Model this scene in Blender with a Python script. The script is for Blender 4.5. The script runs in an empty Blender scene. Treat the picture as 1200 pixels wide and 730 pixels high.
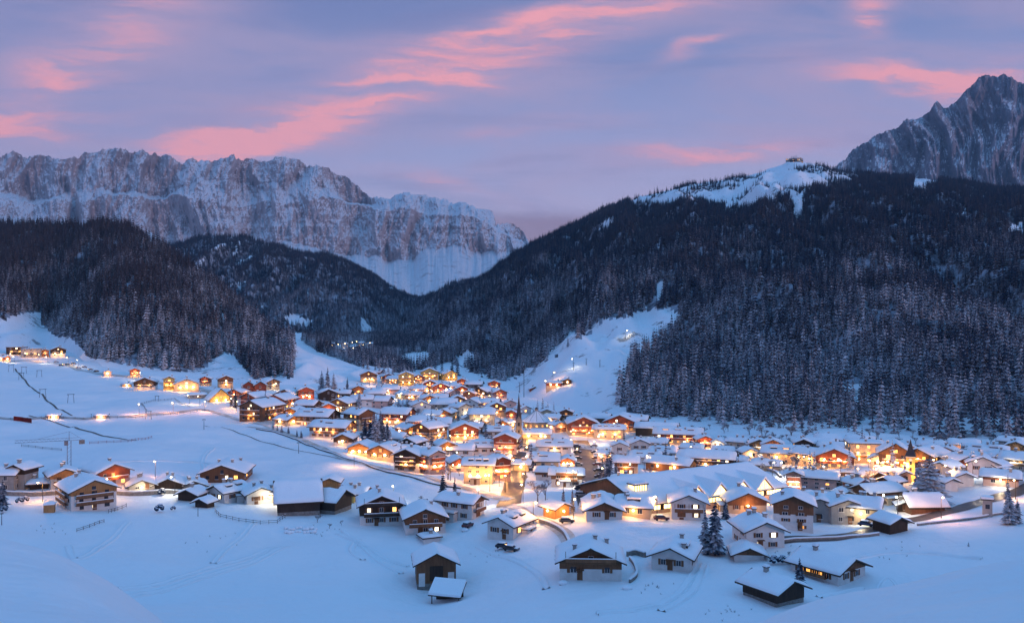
import bpy, math, random
import numpy as np
from math import radians, sin, cos, pi, atan2, sqrt

random.seed(7)
rng = np.random.default_rng(7)
scene = bpy.context.scene
col = scene.collection
F = 1039.0      # focal length in photo pixels (1200 wide); camera sits at the origin, level, looking along +Y
CX, CY = 600.0, 365.0

# ------------------------------------------------------------------ camera, world, sun, exposure
cam_data = bpy.data.cameras.new('camera')
cam = bpy.data.objects.new('camera', cam_data)
col.objects.link(cam)
cam.rotation_euler = (pi / 2, 0, 0)
cam_data.sensor_width = 36.0
cam_data.lens = 36.0 * F / 1200.0
cam_data.clip_start = 0.5
cam_data.clip_end = 60000.0
scene.camera = cam

scene.view_settings.view_transform = 'Standard'
scene.view_settings.look = 'None'
scene.view_settings.exposure = 0.12
scene.view_settings.gamma = 1.0
scene.view_settings.use_curve_mapping = False
scene.cycles.use_denoising = True
scene.cycles.max_bounces = 5
scene.cycles.diffuse_bounces = 2
scene.cycles.glossy_bounces = 1
scene.cycles.transmission_bounces = 1
scene.cycles.volume_bounces = 0
scene.cycles.transparent_max_bounces = 4
scene.cycles.sample_clamp_indirect = 4.0
scene.cycles.use_light_tree = True
scene.cycles.caustics_reflective = False
scene.cycles.caustics_refractive = False

SUN_ELEV, SUN_ROT = radians(7.0), radians(130.0)   # afterglow low behind the camera, on the right


class NG:
    """small helper to write node trees"""
    def __init__(s, tree):
        s.t = tree
    def n(s, kind, **kw):
        node = s.t.nodes.new(kind)
        for k, v in kw.items():
            if k == 'inp':
                for kk, vv in v.items():
                    if isinstance(vv, bpy.types.NodeSocket):
                        s.t.links.new(vv, node.inputs[kk])
                    else:
                        node.inputs[kk].default_value = vv
            else:
                setattr(node, k, v)
        return node
    def math(s, op, a, b=0.0, c=None, clamp=False):
        inp = {0: a, 1: b}
        if c is not None:
            inp[2] = c
        return s.n('ShaderNodeMath', operation=op, use_clamp=clamp, inp=inp).outputs[0]
    def vmath(s, op, a, b=(0, 0, 0)):
        nd = s.n('ShaderNodeVectorMath', operation=op, inp={0: a, 1: b})
        return nd.outputs['Value'] if op in ('LENGTH', 'DOT_PRODUCT', 'DISTANCE') else nd.outputs[0]
    def mix(s, f, a, b, blend='MIX'):
        nd = s.n('ShaderNodeMix', data_type='RGBA', blend_type=blend)
        for i, v in ((0, f), (6, a), (7, b)):
            if isinstance(v, bpy.types.NodeSocket):
                s.t.links.new(v, nd.inputs[i])
            else:
                nd.inputs[i].default_value = v if i == 0 else (tuple(v) + (1,))[:4]
        return nd.outputs[2]
    def ramp(s, f, stops, interp='LINEAR'):
        nd = s.n('ShaderNodeValToRGB', inp={0: f})
        cr = nd.color_ramp
        cr.interpolation = interp
        while len(cr.elements) > 1:
            cr.elements.remove(cr.elements[-1])
        for i, (p, c) in enumerate(stops):
            e = cr.elements[0] if i == 0 else cr.elements.new(p)
            e.position = p
            e.color = (c, c, c, 1) if not hasattr(c, '__len__') else (tuple(c) + (1,))[:4]
        return nd.outputs[0]
    def smooth(s, v, a, b):
        nd = s.n('ShaderNodeMapRange', interpolation_type='SMOOTHSTEP', inp={0: v, 1: a, 2: b})
        return nd.outputs[0]
    def noise(s, vec, scale, detail=4, rough=0.55, dist=0.0):
        nd = s.n('ShaderNodeTexNoise', inp={'Vector': vec, 'Scale': scale, 'Detail': detail, 'Roughness': rough, 'Distortion': dist})
        return nd.outputs[0]


def build_world():
    w = bpy.data.worlds.new('World')
    scene.world = w
    w.use_nodes = True
    t = w.node_tree
    t.nodes.clear()
    g = NG(t)
    out = g.n('ShaderNodeOutputWorld')
    tc = g.n('ShaderNodeTexCoord')
    d = tc.outputs['Generated']
    sep = g.n('ShaderNodeSeparateXYZ', inp={0: d})
    x, y, z = sep.outputs
    ya = g.math('MAXIMUM', g.math('ABSOLUTE', y), 0.15)
    # tangent-plane direction coordinates, in degrees-like units (1 unit = 1/10.39 of a radian at the horizon)
    u = g.math('MULTIPLY', g.math('DIVIDE', x, ya), 10.39)
    v = g.math('MULTIPLY', g.math('DIVIDE', z, ya), 10.39)
    uv = g.n('ShaderNodeCombineXYZ', inp={0: u, 1: v}).outputs[0]
    # clear-sky gradient by elevation
    el = g.math('ARCSINE', z)
    eln = g.math('DIVIDE', el, pi / 2)
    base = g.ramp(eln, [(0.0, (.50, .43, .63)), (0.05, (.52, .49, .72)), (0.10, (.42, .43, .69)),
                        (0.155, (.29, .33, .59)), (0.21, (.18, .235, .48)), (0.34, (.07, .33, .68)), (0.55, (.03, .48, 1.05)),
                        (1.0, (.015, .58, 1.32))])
    # side variation: greyer and darker to the left
    side = g.smooth(u, -7.0, 3.0)
    base = g.mix(g.math('MULTIPLY', g.math('SUBTRACT', 1.0, side), 0.30), base, (.24, .20, .40))
    # thin streaky veil
    mp = g.n('ShaderNodeMapping', inp={0: uv, 2: (0, 0, radians(14)), 3: (0.13, 0.75, 1)})
    n1 = g.noise(mp.outputs[0], 1.6, 6, 0.6, 0.6)
    veil = g.smooth(n1, 0.38, 0.66)
    lowv = g.smooth(v, 7.5, 1.0)
    base = g.mix(g.math('MULTIPLY', veil, 0.55), base, (.47, .36, .54))
    mp2 = g.n('ShaderNodeMapping', inp={0: uv, 1: (3.3, 1.7, 0), 2: (0, 0, radians(8)), 3: (0.2, 1.5, 1)})
    n2 = g.noise(mp2.outputs[0], 1.2, 7, 0.62, 0.8)
    base = g.mix(g.math('MULTIPLY', g.smooth(n2, 0.5, 0.72), 0.45), base, (.215, .225, .44))
    # grey-mauve bank low on the horizon behind the pass
    bank = g.math('MULTIPLY', g.smooth(g.math('ABSOLUTE', g.math('SUBTRACT', u, 0.8)), 3.4, 0.3), g.smooth(g.math('ADD', v, g.math('MULTIPLY', n1, 0.35)), 1.42, 1.2))
    base = g.mix(g.math('MULTIPLY', bank, 0.7), base, (.25, .155, .24))
    # pink afterglow clouds: warped by streaky noise
    wn = g.n('ShaderNodeTexNoise', inp={'Vector': g.n('ShaderNodeMapping', inp={0: uv, 2: (0, 0, radians(12)), 3: (0.35, 1.1, 1)}).outputs[0],
                                        'Scale': 1.1, 'Detail': 5, 'Roughness': 0.6})
    warp = g.vmath('SCALE', g.vmath('SUBTRACT', wn.outputs[1], (0.5, 0.5, 0.5)))
    warp.node.inputs['Scale'].default_value = 0.75
    wuv = g.vmath('ADD', uv, warp)
    streak = g.noise(g.n('ShaderNodeMapping', inp={0: wuv, 2: (0, 0, radians(13)), 3: (0.25, 2.2, 1)}).outputs[0], 1.5, 6, 0.62, 0.3)
    sk = g.smooth(streak, 0.28, 0.68)
    blobs = [  # centre px,py  half length/width px, slope in degrees, strength
        (385, 142, 120, 18, 18, .85), (240, 172, 75, 18, 3, 1.05), (30, 150, 110, 24, 6, .75), (60, 100, 160, 20, 24, .55),
        (590, 70, 190, 20, 14, .62), (700, 20, 190, 20, 9, .6), (640, 150, 95, 15, 6, .7), (110, 60, 200, 40, 30, .3), (420, 100, 240, 40, 16, .4), (830, 178, 110, 12, 3, .85),
        (1075, 95, 130, 22, -3, 1.0), (1160, 75, 70, 22, 8, .5), (1020, 12, 34, 26, 80, .8), (820, 60, 40, 8, 20, .6), (510, 212, 75, 10, -14, .8),
        (150, 15, 130, 25, 25, .45), (960, 150, 120, 30, -10, .25), (560, 40, 200, 14, 20, .4)]
    tot = None
    for (px, py, a, b, ang, st) in blobs:
        loc = ((px - CX) / 100.0, (CY - py) / 100.0, 0)
        m = g.n('ShaderNodeMapping', vector_type='TEXTURE', inp={0: wuv, 1: loc, 2: (0, 0, radians(ang)), 3: (a / 100.0, b / 100.0, 1)})
        ln = g.vmath('LENGTH', m.outputs[0])
        f = g.math('MULTIPLY', g.math('POWER', g.smooth(ln, 2.2, 0.0), 1.5), st * 1.15)
        tot = f if tot is None else g.math('ADD', tot, f)
    front = g.smooth(y, 0.0, 0.2)
    fac = g.math('MULTIPLY', g.math('MULTIPLY', tot, g.math('ADD', g.math('MULTIPLY', sk, 0.92), 0.14)), front, clamp=True)
    pink = g.mix(g.smooth(fac, 0.15, 0.95), (.62, .38, .52), (1.0, .40, .43))
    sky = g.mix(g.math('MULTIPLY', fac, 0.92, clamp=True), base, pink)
    # snow-bright lower half
    sky = g.mix(g.smooth(z, -0.02, -0.12), sky, (.04, .12, .26))
    nish = g.n('ShaderNodeTexSky', sky_type='NISHITA', sun_disc=False, sun_elevation=SUN_ELEV, sun_rotation=SUN_ROT)
    nb = g.n('ShaderNodeBackground', inp={0: nish.outputs[0], 1: 0.004})
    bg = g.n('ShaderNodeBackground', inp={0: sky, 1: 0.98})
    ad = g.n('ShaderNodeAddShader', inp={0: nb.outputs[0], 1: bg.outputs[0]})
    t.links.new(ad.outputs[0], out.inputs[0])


build_world()
sun_d = bpy.data.lights.new('afterglow_sun', 'SUN')
sun_d.energy = 0.95
sun_d.color = (1.0, 0.60, 0.55)
sun_d.angle = radians(12)
sun = bpy.data.objects.new('afterglow_sun', sun_d)
col.objects.link(sun)
sun.rotation_euler = (pi / 2 - SUN_ELEV, 0, radians(50))

# ------------------------------------------------------------------ materials
MATS = {}


def new_mat(name):
    m = bpy.data.materials.new(name)
    m.use_nodes = True
    m.node_tree.nodes.clear()
    g = NG(m.node_tree)
    out = g.n('ShaderNodeOutputMaterial')
    MATS[name] = m
    return m, g, out


def finish(g, out, color, rough=0.8, bump=None, bs=0.3, bd=0.1, spec=0.3):
    inp = {'Base Color': color if isinstance(color, bpy.types.NodeSocket) else (tuple(color) + (1,))[:4],
           'Roughness': rough, 'Specular IOR Level': spec}
    b = g.n('ShaderNodeBsdfPrincipled', inp=inp)
    if bump is not None:
        bn = g.n('ShaderNodeBump', inp={'Strength': bs, 'Distance': bd, 'Height': bump})
        g.t.links.new(bn.outputs[0], b.inputs['Normal'])
    g.t.links.new(b.outputs[0], out.inputs[0])
    return b


def geo_pos(g):
    return g.n('ShaderNodeNewGeometry').outputs['Position']


def m_snow():
    m, g, out = new_mat('snow')
    p = geo_pos(g)
    a = g.noise(p, 0.035, 5, 0.55)
    b = g.noise(p, 0.5, 4, 0.6)
    c = g.mix(a, (.80, .83, .87), (.87, .88, .89))
    h = g.math('ADD', g.math('MULTIPLY', a, 5.0), g.math('MULTIPLY', b, 0.35))
    finish(g, out, c, 0.75, h, 0.6, 1.0)
    m, g, out = new_mat('roof_snow')
    p = geo_pos(g)
    h = g.noise(p, 0.9, 4, 0.55)
    c = g.mix(g.noise(p, 0.25, 3), (.80, .83, .88), (.88, .89, .90))
    finish(g, out, c, 0.75, h, 0.35, 0.5)
    # trampled, cleared village ground
    m, g, out = new_mat('packed_snow')
    p = geo_pos(g)
    c = g.mix(g.smooth(g.noise(p, 0.12, 5, 0.65), 0.35, 0.65), (.40, .36, .32), (.74, .73, .72))
    finish(g, out, c, 0.7, g.noise(p, 1.2, 3), 0.4, 0.3)


def m_plain(name, c1, c2=None, sc=0.6, rough=0.8, stretch=(1, 1, 1), bs=0.2):
    m, g, out = new_mat(name)
    tc = g.n('ShaderNodeTexCoord').outputs['Object']
    v = g.n('ShaderNodeMapping', inp={0: tc, 3: stretch}).outputs[0]
    n = g.noise(v, sc, 5, 0.6)
    c = g.mix(g.smooth(n, 0.3, 0.7), c1, c2 or tuple(x * 0.75 for x in c1))
    finish(g, out, c, rough, n, bs, 0.05)


def m_wood(name, c1, c2):
    m, g, out = new_mat(name)
    tc = g.n('ShaderNodeTexCoord').outputs['Object']
    n = g.noise(g.n('ShaderNodeMapping', inp={0: tc, 3: (5, 5, 0.35)}).outputs[0], 1.0, 4, 0.6)
    n2 = g.noise(tc, 0.35, 3, 0.5)
    c = g.mix(g.smooth(n, 0.3, 0.7), c1, c2)
    c = g.mix(g.math('MULTIPLY', g.smooth(n2, 0.5, 0.75), 0.5), c, tuple(x * 1.5 for x in c2))
    finish(g, out, c, 0.75, n, 0.5, 0.05)


def m_emit(name, color, strength, vary=0.0):
    m, g, out = new_mat(name)
    e = g.n('ShaderNodeEmission', inp={0: tuple(color) + (1,), 1: strength})
    if vary:
        oi = g.n('ShaderNodeObjectInfo').outputs['Random']
        s = g.math('MULTIPLY', g.math('ADD', g.math('MULTIPLY', g.math('POWER', oi, 2.0), vary), 1.0 - vary * 0.45), strength)
        tc = g.n('ShaderNodeTexCoord').outputs['Object']
        pn = g.math('ADD', g.math('MULTIPLY', g.noise(g.vmath('ADD', tc, g.n('ShaderNodeObjectInfo').outputs['Location']), 1.6, 2), 1.4), 0.3)
        g.t.links.new(g.math('MULTIPLY', s, pn), e.inputs[1])
    g.t.links.new(e.outputs[0], out.inputs[0])


def m_needles(name, frost0, brown=0.25):
    """conifer foliage; snow lies on what faces up, more of it low in the valley than up on the ridge"""
    m, g, out = new_mat(name)
    geo = g.n('ShaderNodeNewGeometry')
    p, nr = geo.outputs['Position'], geo.outputs['Normal']
    nz = g.n('ShaderNodeSeparateXYZ', inp={0: nr}).outputs[2]
    pz = g.n('ShaderNodeSeparateXYZ', inp={0: p}).outputs[2]
    rnd = g.n('ShaderNodeObjectInfo').outputs['Random']
    green = g.mix(rnd, (.010, .024, .052), (.018, .038, .070))
    dark = g.mix(g.math('MULTIPLY', g.smooth(rnd, 1.0 - brown * 1.6, 1.0), 0.8), green, (.080, .062, .068))
    dark = g.mix(g.math('MULTIPLY', g.smooth(g.noise(p, 0.006, 4, 0.6), .48, .64), 0.35), dark, (.055, .055, .070))
    sx, sy, _z = g.n('ShaderNodeSeparateXYZ', inp={0: p}).outputs
    larch = g.math('MULTIPLY', g.smooth(sx, -140.0, -420.0), g.smooth(sy, 2100.0, 1700.0))   # larches among the spruces of the left hill
    dark = g.mix(g.math('MULTIPLY', larch, 0.4), dark, (.078, .050, .040))
    n = g.noise(p, 0.9, 3, 0.6)
    big = g.noise(p, 0.010, 4, 0.6)
    alt = g.smooth(pz, 330.0, -80.0)
    cover = g.math('ADD', g.math('MULTIPLY', alt, 0.50), frost0 - 0.60)
    cover = g.math('ADD', cover, g.math('MULTIPLY', g.math('SUBTRACT', big, 0.5), 0.9))
    cover = g.math('ADD', cover, g.math('MULTIPLY', g.math('SUBTRACT', rnd, 0.5), 0.22))
    k = g.math('ADD', g.math('ADD', g.math('MULTIPLY', nz, 0.55), g.math('MULTIPLY', g.math('SUBTRACT', n, 0.5), 0.9)), cover)
    f = g.math('MULTIPLY', g.smooth(k, 0.42, 0.95), 0.88)
    c = g.mix(f, dark, (.70, .73, .80))
    finish(g, out, c, 0.9, None, spec=0.1)


def m_rock(name, rock1, rock2, snow_lo, snow_hi, band=1.0, scale=1.0):
    m, g, out = new_mat(name)
    geo = g.n('ShaderNodeNewGeometry')
    p, nr = geo.outputs['Position'], geo.outputs['Normal']
    nz = g.n('ShaderNodeSeparateXYZ', inp={0: nr}).outputs[2]
    v = g.n('ShaderNodeMapping', inp={0: p, 3: (1, 0.35, 0.22)}).outputs[0]
    vert = g.noise(v, 0.018 * scale, 8, 0.7, 0.0)
    h = g.n('ShaderNodeMapping', inp={0: p, 3: (0.12, 0.12, 1)}).outputs[0]
    hor = g.noise(h, 0.03 * scale, 6, 0.6, 0.5)
    c = g.mix(g.smooth(vert, 0.35, 0.66), rock1, rock2)
    c = g.mix(g.math('MULTIPLY', g.smooth(hor, 0.42, 0.6), 0.10 * band), c, tuple(x * 0.6 for x in rock1))
    fine = g.noise(p, 0.03 * scale, 8, 0.72, 0.2)
    k = g.math('ADD', nz, g.math('ADD', g.math('MULTIPLY', g.math('SUBTRACT', fine, 0.5), 1.1),
                                 g.math('MULTIPLY', g.math('SUBTRACT', vert, 0.5), -0.6 * band)))
    f = g.smooth(k, snow_lo, snow_hi)
    f = g.math('MULTIPLY', f, g.math('SUBTRACT', 1.0, g.math('MULTIPLY', g.smooth(g.noise(p, 0.012, 6, 0.72), .56, .64), .75)))
    c = g.mix(f, c, (.82, .82, .86))
    hgt = g.math('ADD', g.math('MULTIPLY', vert, 1.0), g.math('MULTIPLY', fine, 0.8))
    finish(g, out, c, 0.9, hgt, 1.0, 30.0, spec=0.1)


m_snow()
m_plain('white_plaster', (.72, .70, .68), (.60, .58, .56), 0.5)
m_plain('cream_plaster', (.60, .47, .32), (.50, .38, .25), 0.5)
m_plain('pink_plaster', (.60, .42, .38), (.50, .35, .31), 0.5)
m_plain('grey_plaster', (.36, .34, .32), (.28, .27, .26), 0.5)
m_plain('yellow_plaster', (.62, .46, .16), (.52, .38, .12), 0.5)
m_plain('stone', (.26, .24, .22), (.15, .14, .13), 1.6, bs=0.6)
m_plain('asphalt', (.060, .052, .046), (.035, .030, .028), 0.25, 0.6)
m_plain('wet_road', (.16, .13, .11), (.07, .055, .05), 0.12, 0.45)
m_plain('gravel_bank', (.20, .17, .15), (.07, .06, .055), 0.5, 0.9)
m_plain('metal', (.20, .20, .22), (.12, .12, .14), 1.5, 0.45)
m_plain('dark_metal', (.035, .035, .04), (.02, .02, .022), 1.5, 0.5)
m_plain('roof_edge', (.055, .038, .028), (.035, .025, .02), 2.0)
m_plain('slate', (.05, .05, .06), (.03, .03, .04), 1.5, 0.6)
m_plain('red_net', (.30, .03, .02), (.22, .02, .015), 1.0)
m_plain('bark', (.075, .055, .045), (.04, .03, .025), 2.0)
m_plain('frosted_twig', (.36, .35, .38), (.12, .10, .10), 1.1)
m_plain('fence_wood', (.085, .06, .045), (.05, .035, .03), 1.0)
m_wood('brown_wood', (.13, .062, .032), (.20, .095, .048))
m_wood('dark_wood', (.030, .020, .015), (.055, .034, .024))
m_wood('honey_wood', (.30, .155, .060), (.42, .22, .09))
m_wood('red_wood', (.16, .045, .028), (.22, .06, .035))
m_emit('lit_window', (1.0, .41, .09), 3.4, 1.6)
m_emit('white_lit_window', (1.0, .80, .50), 3.6, 1.0)
m_emit('lamp_glass', (1.0, .68, .32), 26.0)
m_emit('white_lamp_glass', (1.0, .88, .68), 26.0)
m_emit('hall_glass', (1.0, .66, .28), 3.6, 0.4)
m_needles('needles', 0.44)
m_needles('dark_needles', 0.36)
m_needles('forest_needles', 0.40, 0.4)
m_rock('pale_dolomite', (.36, .30, .30), (.62, .54, .54), 0.24, 0.44, 1.0, 0.75)
m_rock('grey_dolomite', (.17, .155, .185), (.36, .32, .36), 0.54, 0.78, 1.0, 0.8)


def m_glass():
    m, g, out = new_mat('dark_glass')
    finish(g, out, (.025, .03, .045), 0.15, None, spec=0.5)
    m, g, out = new_mat('car_paint')
    r = g.n('ShaderNodeObjectInfo').outputs['Random']
    c = g.ramp(r, [(0, (.02, .02, .025)), (.25, (.12, .02, .02)), (.4, (.03, .05, .12)), (.55, (.3, .3, .32)), (.75, (.05, .05, .06)), (.9, (.5, .5, .5))], 'CONSTANT')
    finish(g, out, c, 0.3, None, spec=0.5)


m_glass()


def m_hillground():
    """mountainside under the trees: snow with dark brush and rock poking through"""
    m, g, out = new_mat('hillside')
    p = geo_pos(g)
    n = g.noise(p, 0.03, 7, 0.68)
    n2 = g.noise(p, 0.25, 4, 0.6)
    f = g.smooth(g.math('ADD', n, g.math('MULTIPLY', n2, 0.25)), 0.70, 0.80)
    c = g.mix(g.math('MULTIPLY', f, 0.75), (.80, .83, .87), (.10, .085, .08))
    finish(g, out, c, 0.85, n, 0.5, 3.0)


m_hillground()


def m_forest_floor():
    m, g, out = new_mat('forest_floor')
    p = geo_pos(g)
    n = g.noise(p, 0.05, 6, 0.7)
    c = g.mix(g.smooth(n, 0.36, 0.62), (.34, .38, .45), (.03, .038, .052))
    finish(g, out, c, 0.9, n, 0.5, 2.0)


m_forest_floor()


# ------------------------------------------------------------------ numpy noise
_perm = rng.permutation(512)
_perm = np.concatenate([_perm, _perm, _perm])
_grad = rng.uniform(0, 2 * pi, 512)


def perlin(x, y, seed=0):
    x = np.asarray(x, float) + seed * 17.31
    y = np.asarray(y, float) + seed * 7.77
    xi, yi = np.floor(x).astype(int), np.floor(y).astype(int)
    xf, yf = x - xi, y - yi
    uu, vv = xf * xf * xf * (xf * (xf * 6 - 15) + 10), yf * yf * yf * (yf * (yf * 6 - 15) + 10)

    def gr(ix, iy, fx, fy):
        a = _grad[_perm[(ix & 511) + _perm[iy & 511]] & 511]
        return np.cos(a) * fx + np.sin(a) * fy
    n00, n10 = gr(xi, yi, xf, yf), gr(xi + 1, yi, xf - 1, yf)
    n01, n11 = gr(xi, yi + 1, xf, yf - 1), gr(xi + 1, yi + 1, xf - 1, yf - 1)
    return ((n00 * (1 - uu) + n10 * uu) * (1 - vv) + (n01 * (1 - uu) + n11 * uu) * vv) * 1.5


def fbm(x, y, octv=4, seed=0, gain=0.5):
    s, a, f = 0.0, 1.0, 1.0
    for i in range(octv):
        s = s + a * perlin(np.asarray(x) * f, np.asarray(y) * f, seed + i * 3)
        a *= gain
        f *= 2.03
    return s


def ridged(x, y, octv=4, seed=0, gain=0.5):
    s, a, f = 0.0, 1.0, 1.0
    for i in range(octv):
        s = s + a * (1 - 2 * np.abs(perlin(np.asarray(x) * f, np.asarray(y) * f, seed + i * 3)))
        a *= gain
        f *= 2.03
    return s


def pin_poly(px, py, poly):
    px, py = np.asarray(px, float), np.asarray(py, float)
    inside = np.zeros(px.shape, bool)
    n = len(poly)
    for i in range(n):
        x1, y1 = poly[i]
        x2, y2 = poly[(i + 1) % n]
        if y1 == y2:
            continue
        c = ((y1 > py) != (y2 > py)) & (px < (x2 - x1) * (py - y1) / (y2 - y1) + x1)
        inside ^= c
    return inside


# ------------------------------------------------------------------ objects
def link(o, parent=None):
    col.objects.link(o)
    if parent is not None:
        o.parent = parent
    return o


def tag(o, label=None, cat=None, group=None, kind=None):
    if label: o['label'] = label
    if cat: o['category'] = cat
    if group: o['group'] = group
    if kind: o['kind'] = kind
    return o


def empty(name, loc, rz=0.0):
    o = bpy.data.objects.new(name, None)
    o.empty_display_size = 1
    col.objects.link(o)
    o.location = loc
    o.rotation_euler = (0, 0, rz)
    return o


class MB:
    def __init__(s):
        s.v, s.f, s.m = [], [], []
        s.mats = []
    def mi(s, name):
        if name not in s.mats:
            s.mats.append(name)
        return s.mats.index(name)
    def box(s, x0, x1, y0, y1, z0, z1, mat):
        b = len(s.v)
        s.v += [(x0, y0, z0), (x1, y0, z0), (x1, y1, z0), (x0, y1, z0), (x0, y0, z1), (x1, y0, z1), (x1, y1, z1), (x0, y1, z1)]
        k = s.mi(mat)
        for q in ((0, 3, 2, 1), (4, 5, 6, 7), (0, 1, 5, 4), (1, 2, 6, 5), (2, 3, 7, 6), (3, 0, 4, 7)):
            s.f.append(tuple(b + i for i in q)); s.m.append(k)
        return s
    def poly(s, pts, mat):
        b = len(s.v)
        s.v += [tuple(p) for p in pts]
        s.f.append(tuple(range(b, b + len(pts)))); s.m.append(s.mi(mat))
        return s
    def prism(s, prof, y0, y1, mat):
        """profile in XZ (counter-clockwise seen from -Y) extruded along Y"""
        b = len(s.v); n = len(prof)
        s.v += [(x, y0, z) for x, z in prof] + [(x, y1, z) for x, z in prof]
        k = s.mi(mat)
        s.f.append(tuple(b + i for i in range(n))); s.m.append(k)
        s.f.append(tuple(b + n + i for i in reversed(range(n)))); s.m.append(k)
        for i in range(n):
            j = (i + 1) % n
            s.f.append((b + i, b + n + i, b + n + j, b + j)); s.m.append(k)
        return s
    def tube(s, p0, p1, r0, r1, mat, n=6, cap=True):
        p0, p1 = np.array(p0, float), np.array(p1, float)
        d = p1 - p0; L = np.linalg.norm(d)
        if L < 1e-6: return s
        d /= L
        a = np.cross(d, (0, 0, 1)) if abs(d[2]) < 0.95 else np.cross(d, (1, 0, 0))
        a /= np.linalg.norm(a); c = np.cross(d, a)
        b = len(s.v); k = s.mi(mat)
        for (p, r) in ((p0, r0), (p1, r1)):
            for i in range(n):
                t = 2 * pi * i / n
                s.v.append(tuple(p + a * cos(t) * r + c * sin(t) * r))
        for i in range(n):
            j = (i + 1) % n
            s.f.append((b + i, b + j, b + n + j, b + n + i)); s.m.append(k)
        if cap:
            s.f.append(tuple(b + i for i in reversed(range(n)))); s.m.append(k)
            s.f.append(tuple(b + n + i for i in range(n))); s.m.append(k)
        return s
    def cone(s, c, r, h, mat, n=8):
        return s.tube(c, (c[0], c[1], c[2] + h), r, 0.01, mat, n)
    def ball(s, c, r, mat, n=8, m=5, sz=1.0):
        b = len(s.v); k = s.mi(mat)
        for i in range(m + 1):
            ph = pi * i / m
            for j in range(n):
                t = 2 * pi * j / n
                s.v.append((c[0] + r * sin(ph) * cos(t), c[1] + r * sin(ph) * sin(t), c[2] + r * cos(ph) * sz))
        for i in range(m):
            for j in range(n):
                q = (j + 1) % n
                s.f.append((b + i * n + j, b + (i + 1) * n + j, b + (i + 1) * n + q, b + i * n + q)); s.m.append(k)
        return s
    def mesh(s, name, smooth=False):
        me = bpy.data.meshes.new(name)
        me.from_pydata(s.v, [], s.f)
        for n in s.mats:
            me.materials.append(MATS[n])
        if len(s.mats) > 1:
            me.polygons.foreach_set('material_index', s.m)
        if smooth:
            me.polygons.foreach_set('use_smooth', [True] * len(s.f))
        me.update()
        return me
    def build(s, name, parent=None, smooth=False):
        return link(bpy.data.objects.new(name, s.mesh(name, smooth)), parent)


def grid_mesh(name, P, mat, smooth=True, mask=None):
    """P: array (rows, cols, 3)"""
    r, c, _ = P.shape
    me = bpy.data.meshes.new(name)
    idx = np.arange(r * c).reshape(r, c)
    q = np.stack([idx[:-1, :-1], idx[:-1, 1:], idx[1:, 1:], idx[1:, :-1]], -1).reshape(-1, 4)
    me.vertices.add(r * c)
    me.vertices.foreach_set('co', P.reshape(-1).astype(np.float32))
    me.loops.add(len(q) * 4)
    me.loops.foreach_set('vertex_index', q.reshape(-1).astype(np.int32))
    me.polygons.add(len(q))
    me.polygons.foreach_set('loop_start', (np.arange(len(q)) * 4).astype(np.int32))
    me.polygons.foreach_set('loop_total', np.full(len(q), 4, np.int32))
    me.polygons.foreach_set('use_smooth', np.full(len(q), smooth))
    me.update(calc_edges=True)
    me.validate()
    me.materials.append(MATS[mat])
    return me


# ------------------------------------------------------------------ the valley ground: height below the camera by bearing and distance
GU = [-700, -400, 0, 100, 250, 400, 520, 650, 750, 850, 950, 1050, 1200, 1600, 1900]
GY = [4, 15, 50, 80, 110, 140, 180, 220, 270, 340, 430, 520, 640, 800, 1000, 1400, 2000, 3500, 9000]
GH = np.array([
    [4, 4, 4, 4, 4, 4, 4, 4, 4, 4, 4, 4, 4, 4, 4],
    [9, 9, 9, 9.2, 9.5, 10, 10, 10, 10, 10, 9.5, 9.5, 9, 9, 9],
    [15, 16, 17, 17.8, 20, 22, 24, 24, 24, 23, 21.5, 20, 19, 18, 17],
    [17, 18, 20.3, 23.3, 31, 34, 36, 36, 34, 31, 29.5, 27.5, 25.8, 25, 24],
    [26, 28, 33, 36.5, 43, 47, 49, 49, 47, 41, 36, 33.8, 30.6, 30, 28],
    [36, 38, 46, 49, 54, 58, 59, 58, 57, 54, 51, 48.5, 45.5, 44, 42],
    [44, 46, 54.5, 57, 60.5, 63, 64, 60, 59, 58.8, 58, 57.5, 55.5, 54, 52],
    [48, 50, 57, 58.5, 61, 63, 66, 61, 60, 59, 58.5, 58, 57, 55, 53],
    [50, 52, 59, 59.5, 61, 62, 64, 61, 60, 59.5, 59, 58.5, 58, 57, 56],
    [48, 50, 58, 59, 61, 63, 65, 66, 66, 65, 64, 62, 60, 58, 57],
    [43, 45, 55, 57, 61, 65, 70, 74, 75, 74, 70, 68, 66, 62, 60],
    [38, 40, 53, 56, 61, 66, 71, 76, 76, 73, 68, 66, 64, 60, 58],
    [33, 35, 49, 53, 58, 65, 70, 74, 73, 70, 66, 64, 62, 60, 58],
    [23, 25, 43, 48, 54, 63, 69, 72, 71, 68, 64, 62, 60, 58, 56],
    [12, 15, 36, 42, 50, 62, 69, 70, 69, 66, 62, 60, 58, 56, 54],
    [0, 0, 28, 35, 45, 58, 64, 66, 66, 64, 60, 58, 56, 54, 52],
    [-20, -20, 10, 20, 35, 52, 58, 60, 60, 60, 58, 56, 54, 52, 50],
    [-60, -60, -40, -20, 5, 28, 34, 34, 34, 34, 34, 34, 34, 34, 34],
    [-170] * 15], float)


def _cr(p0, p1, p2, p3, t):
    return 0.5 * ((2 * p1) + (-p0 + p2) * t + (2 * p0 - 5 * p1 + 4 * p2 - p3) * t * t + (-p0 + 3 * p1 - 3 * p2 + p3) * t ** 3)


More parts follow.
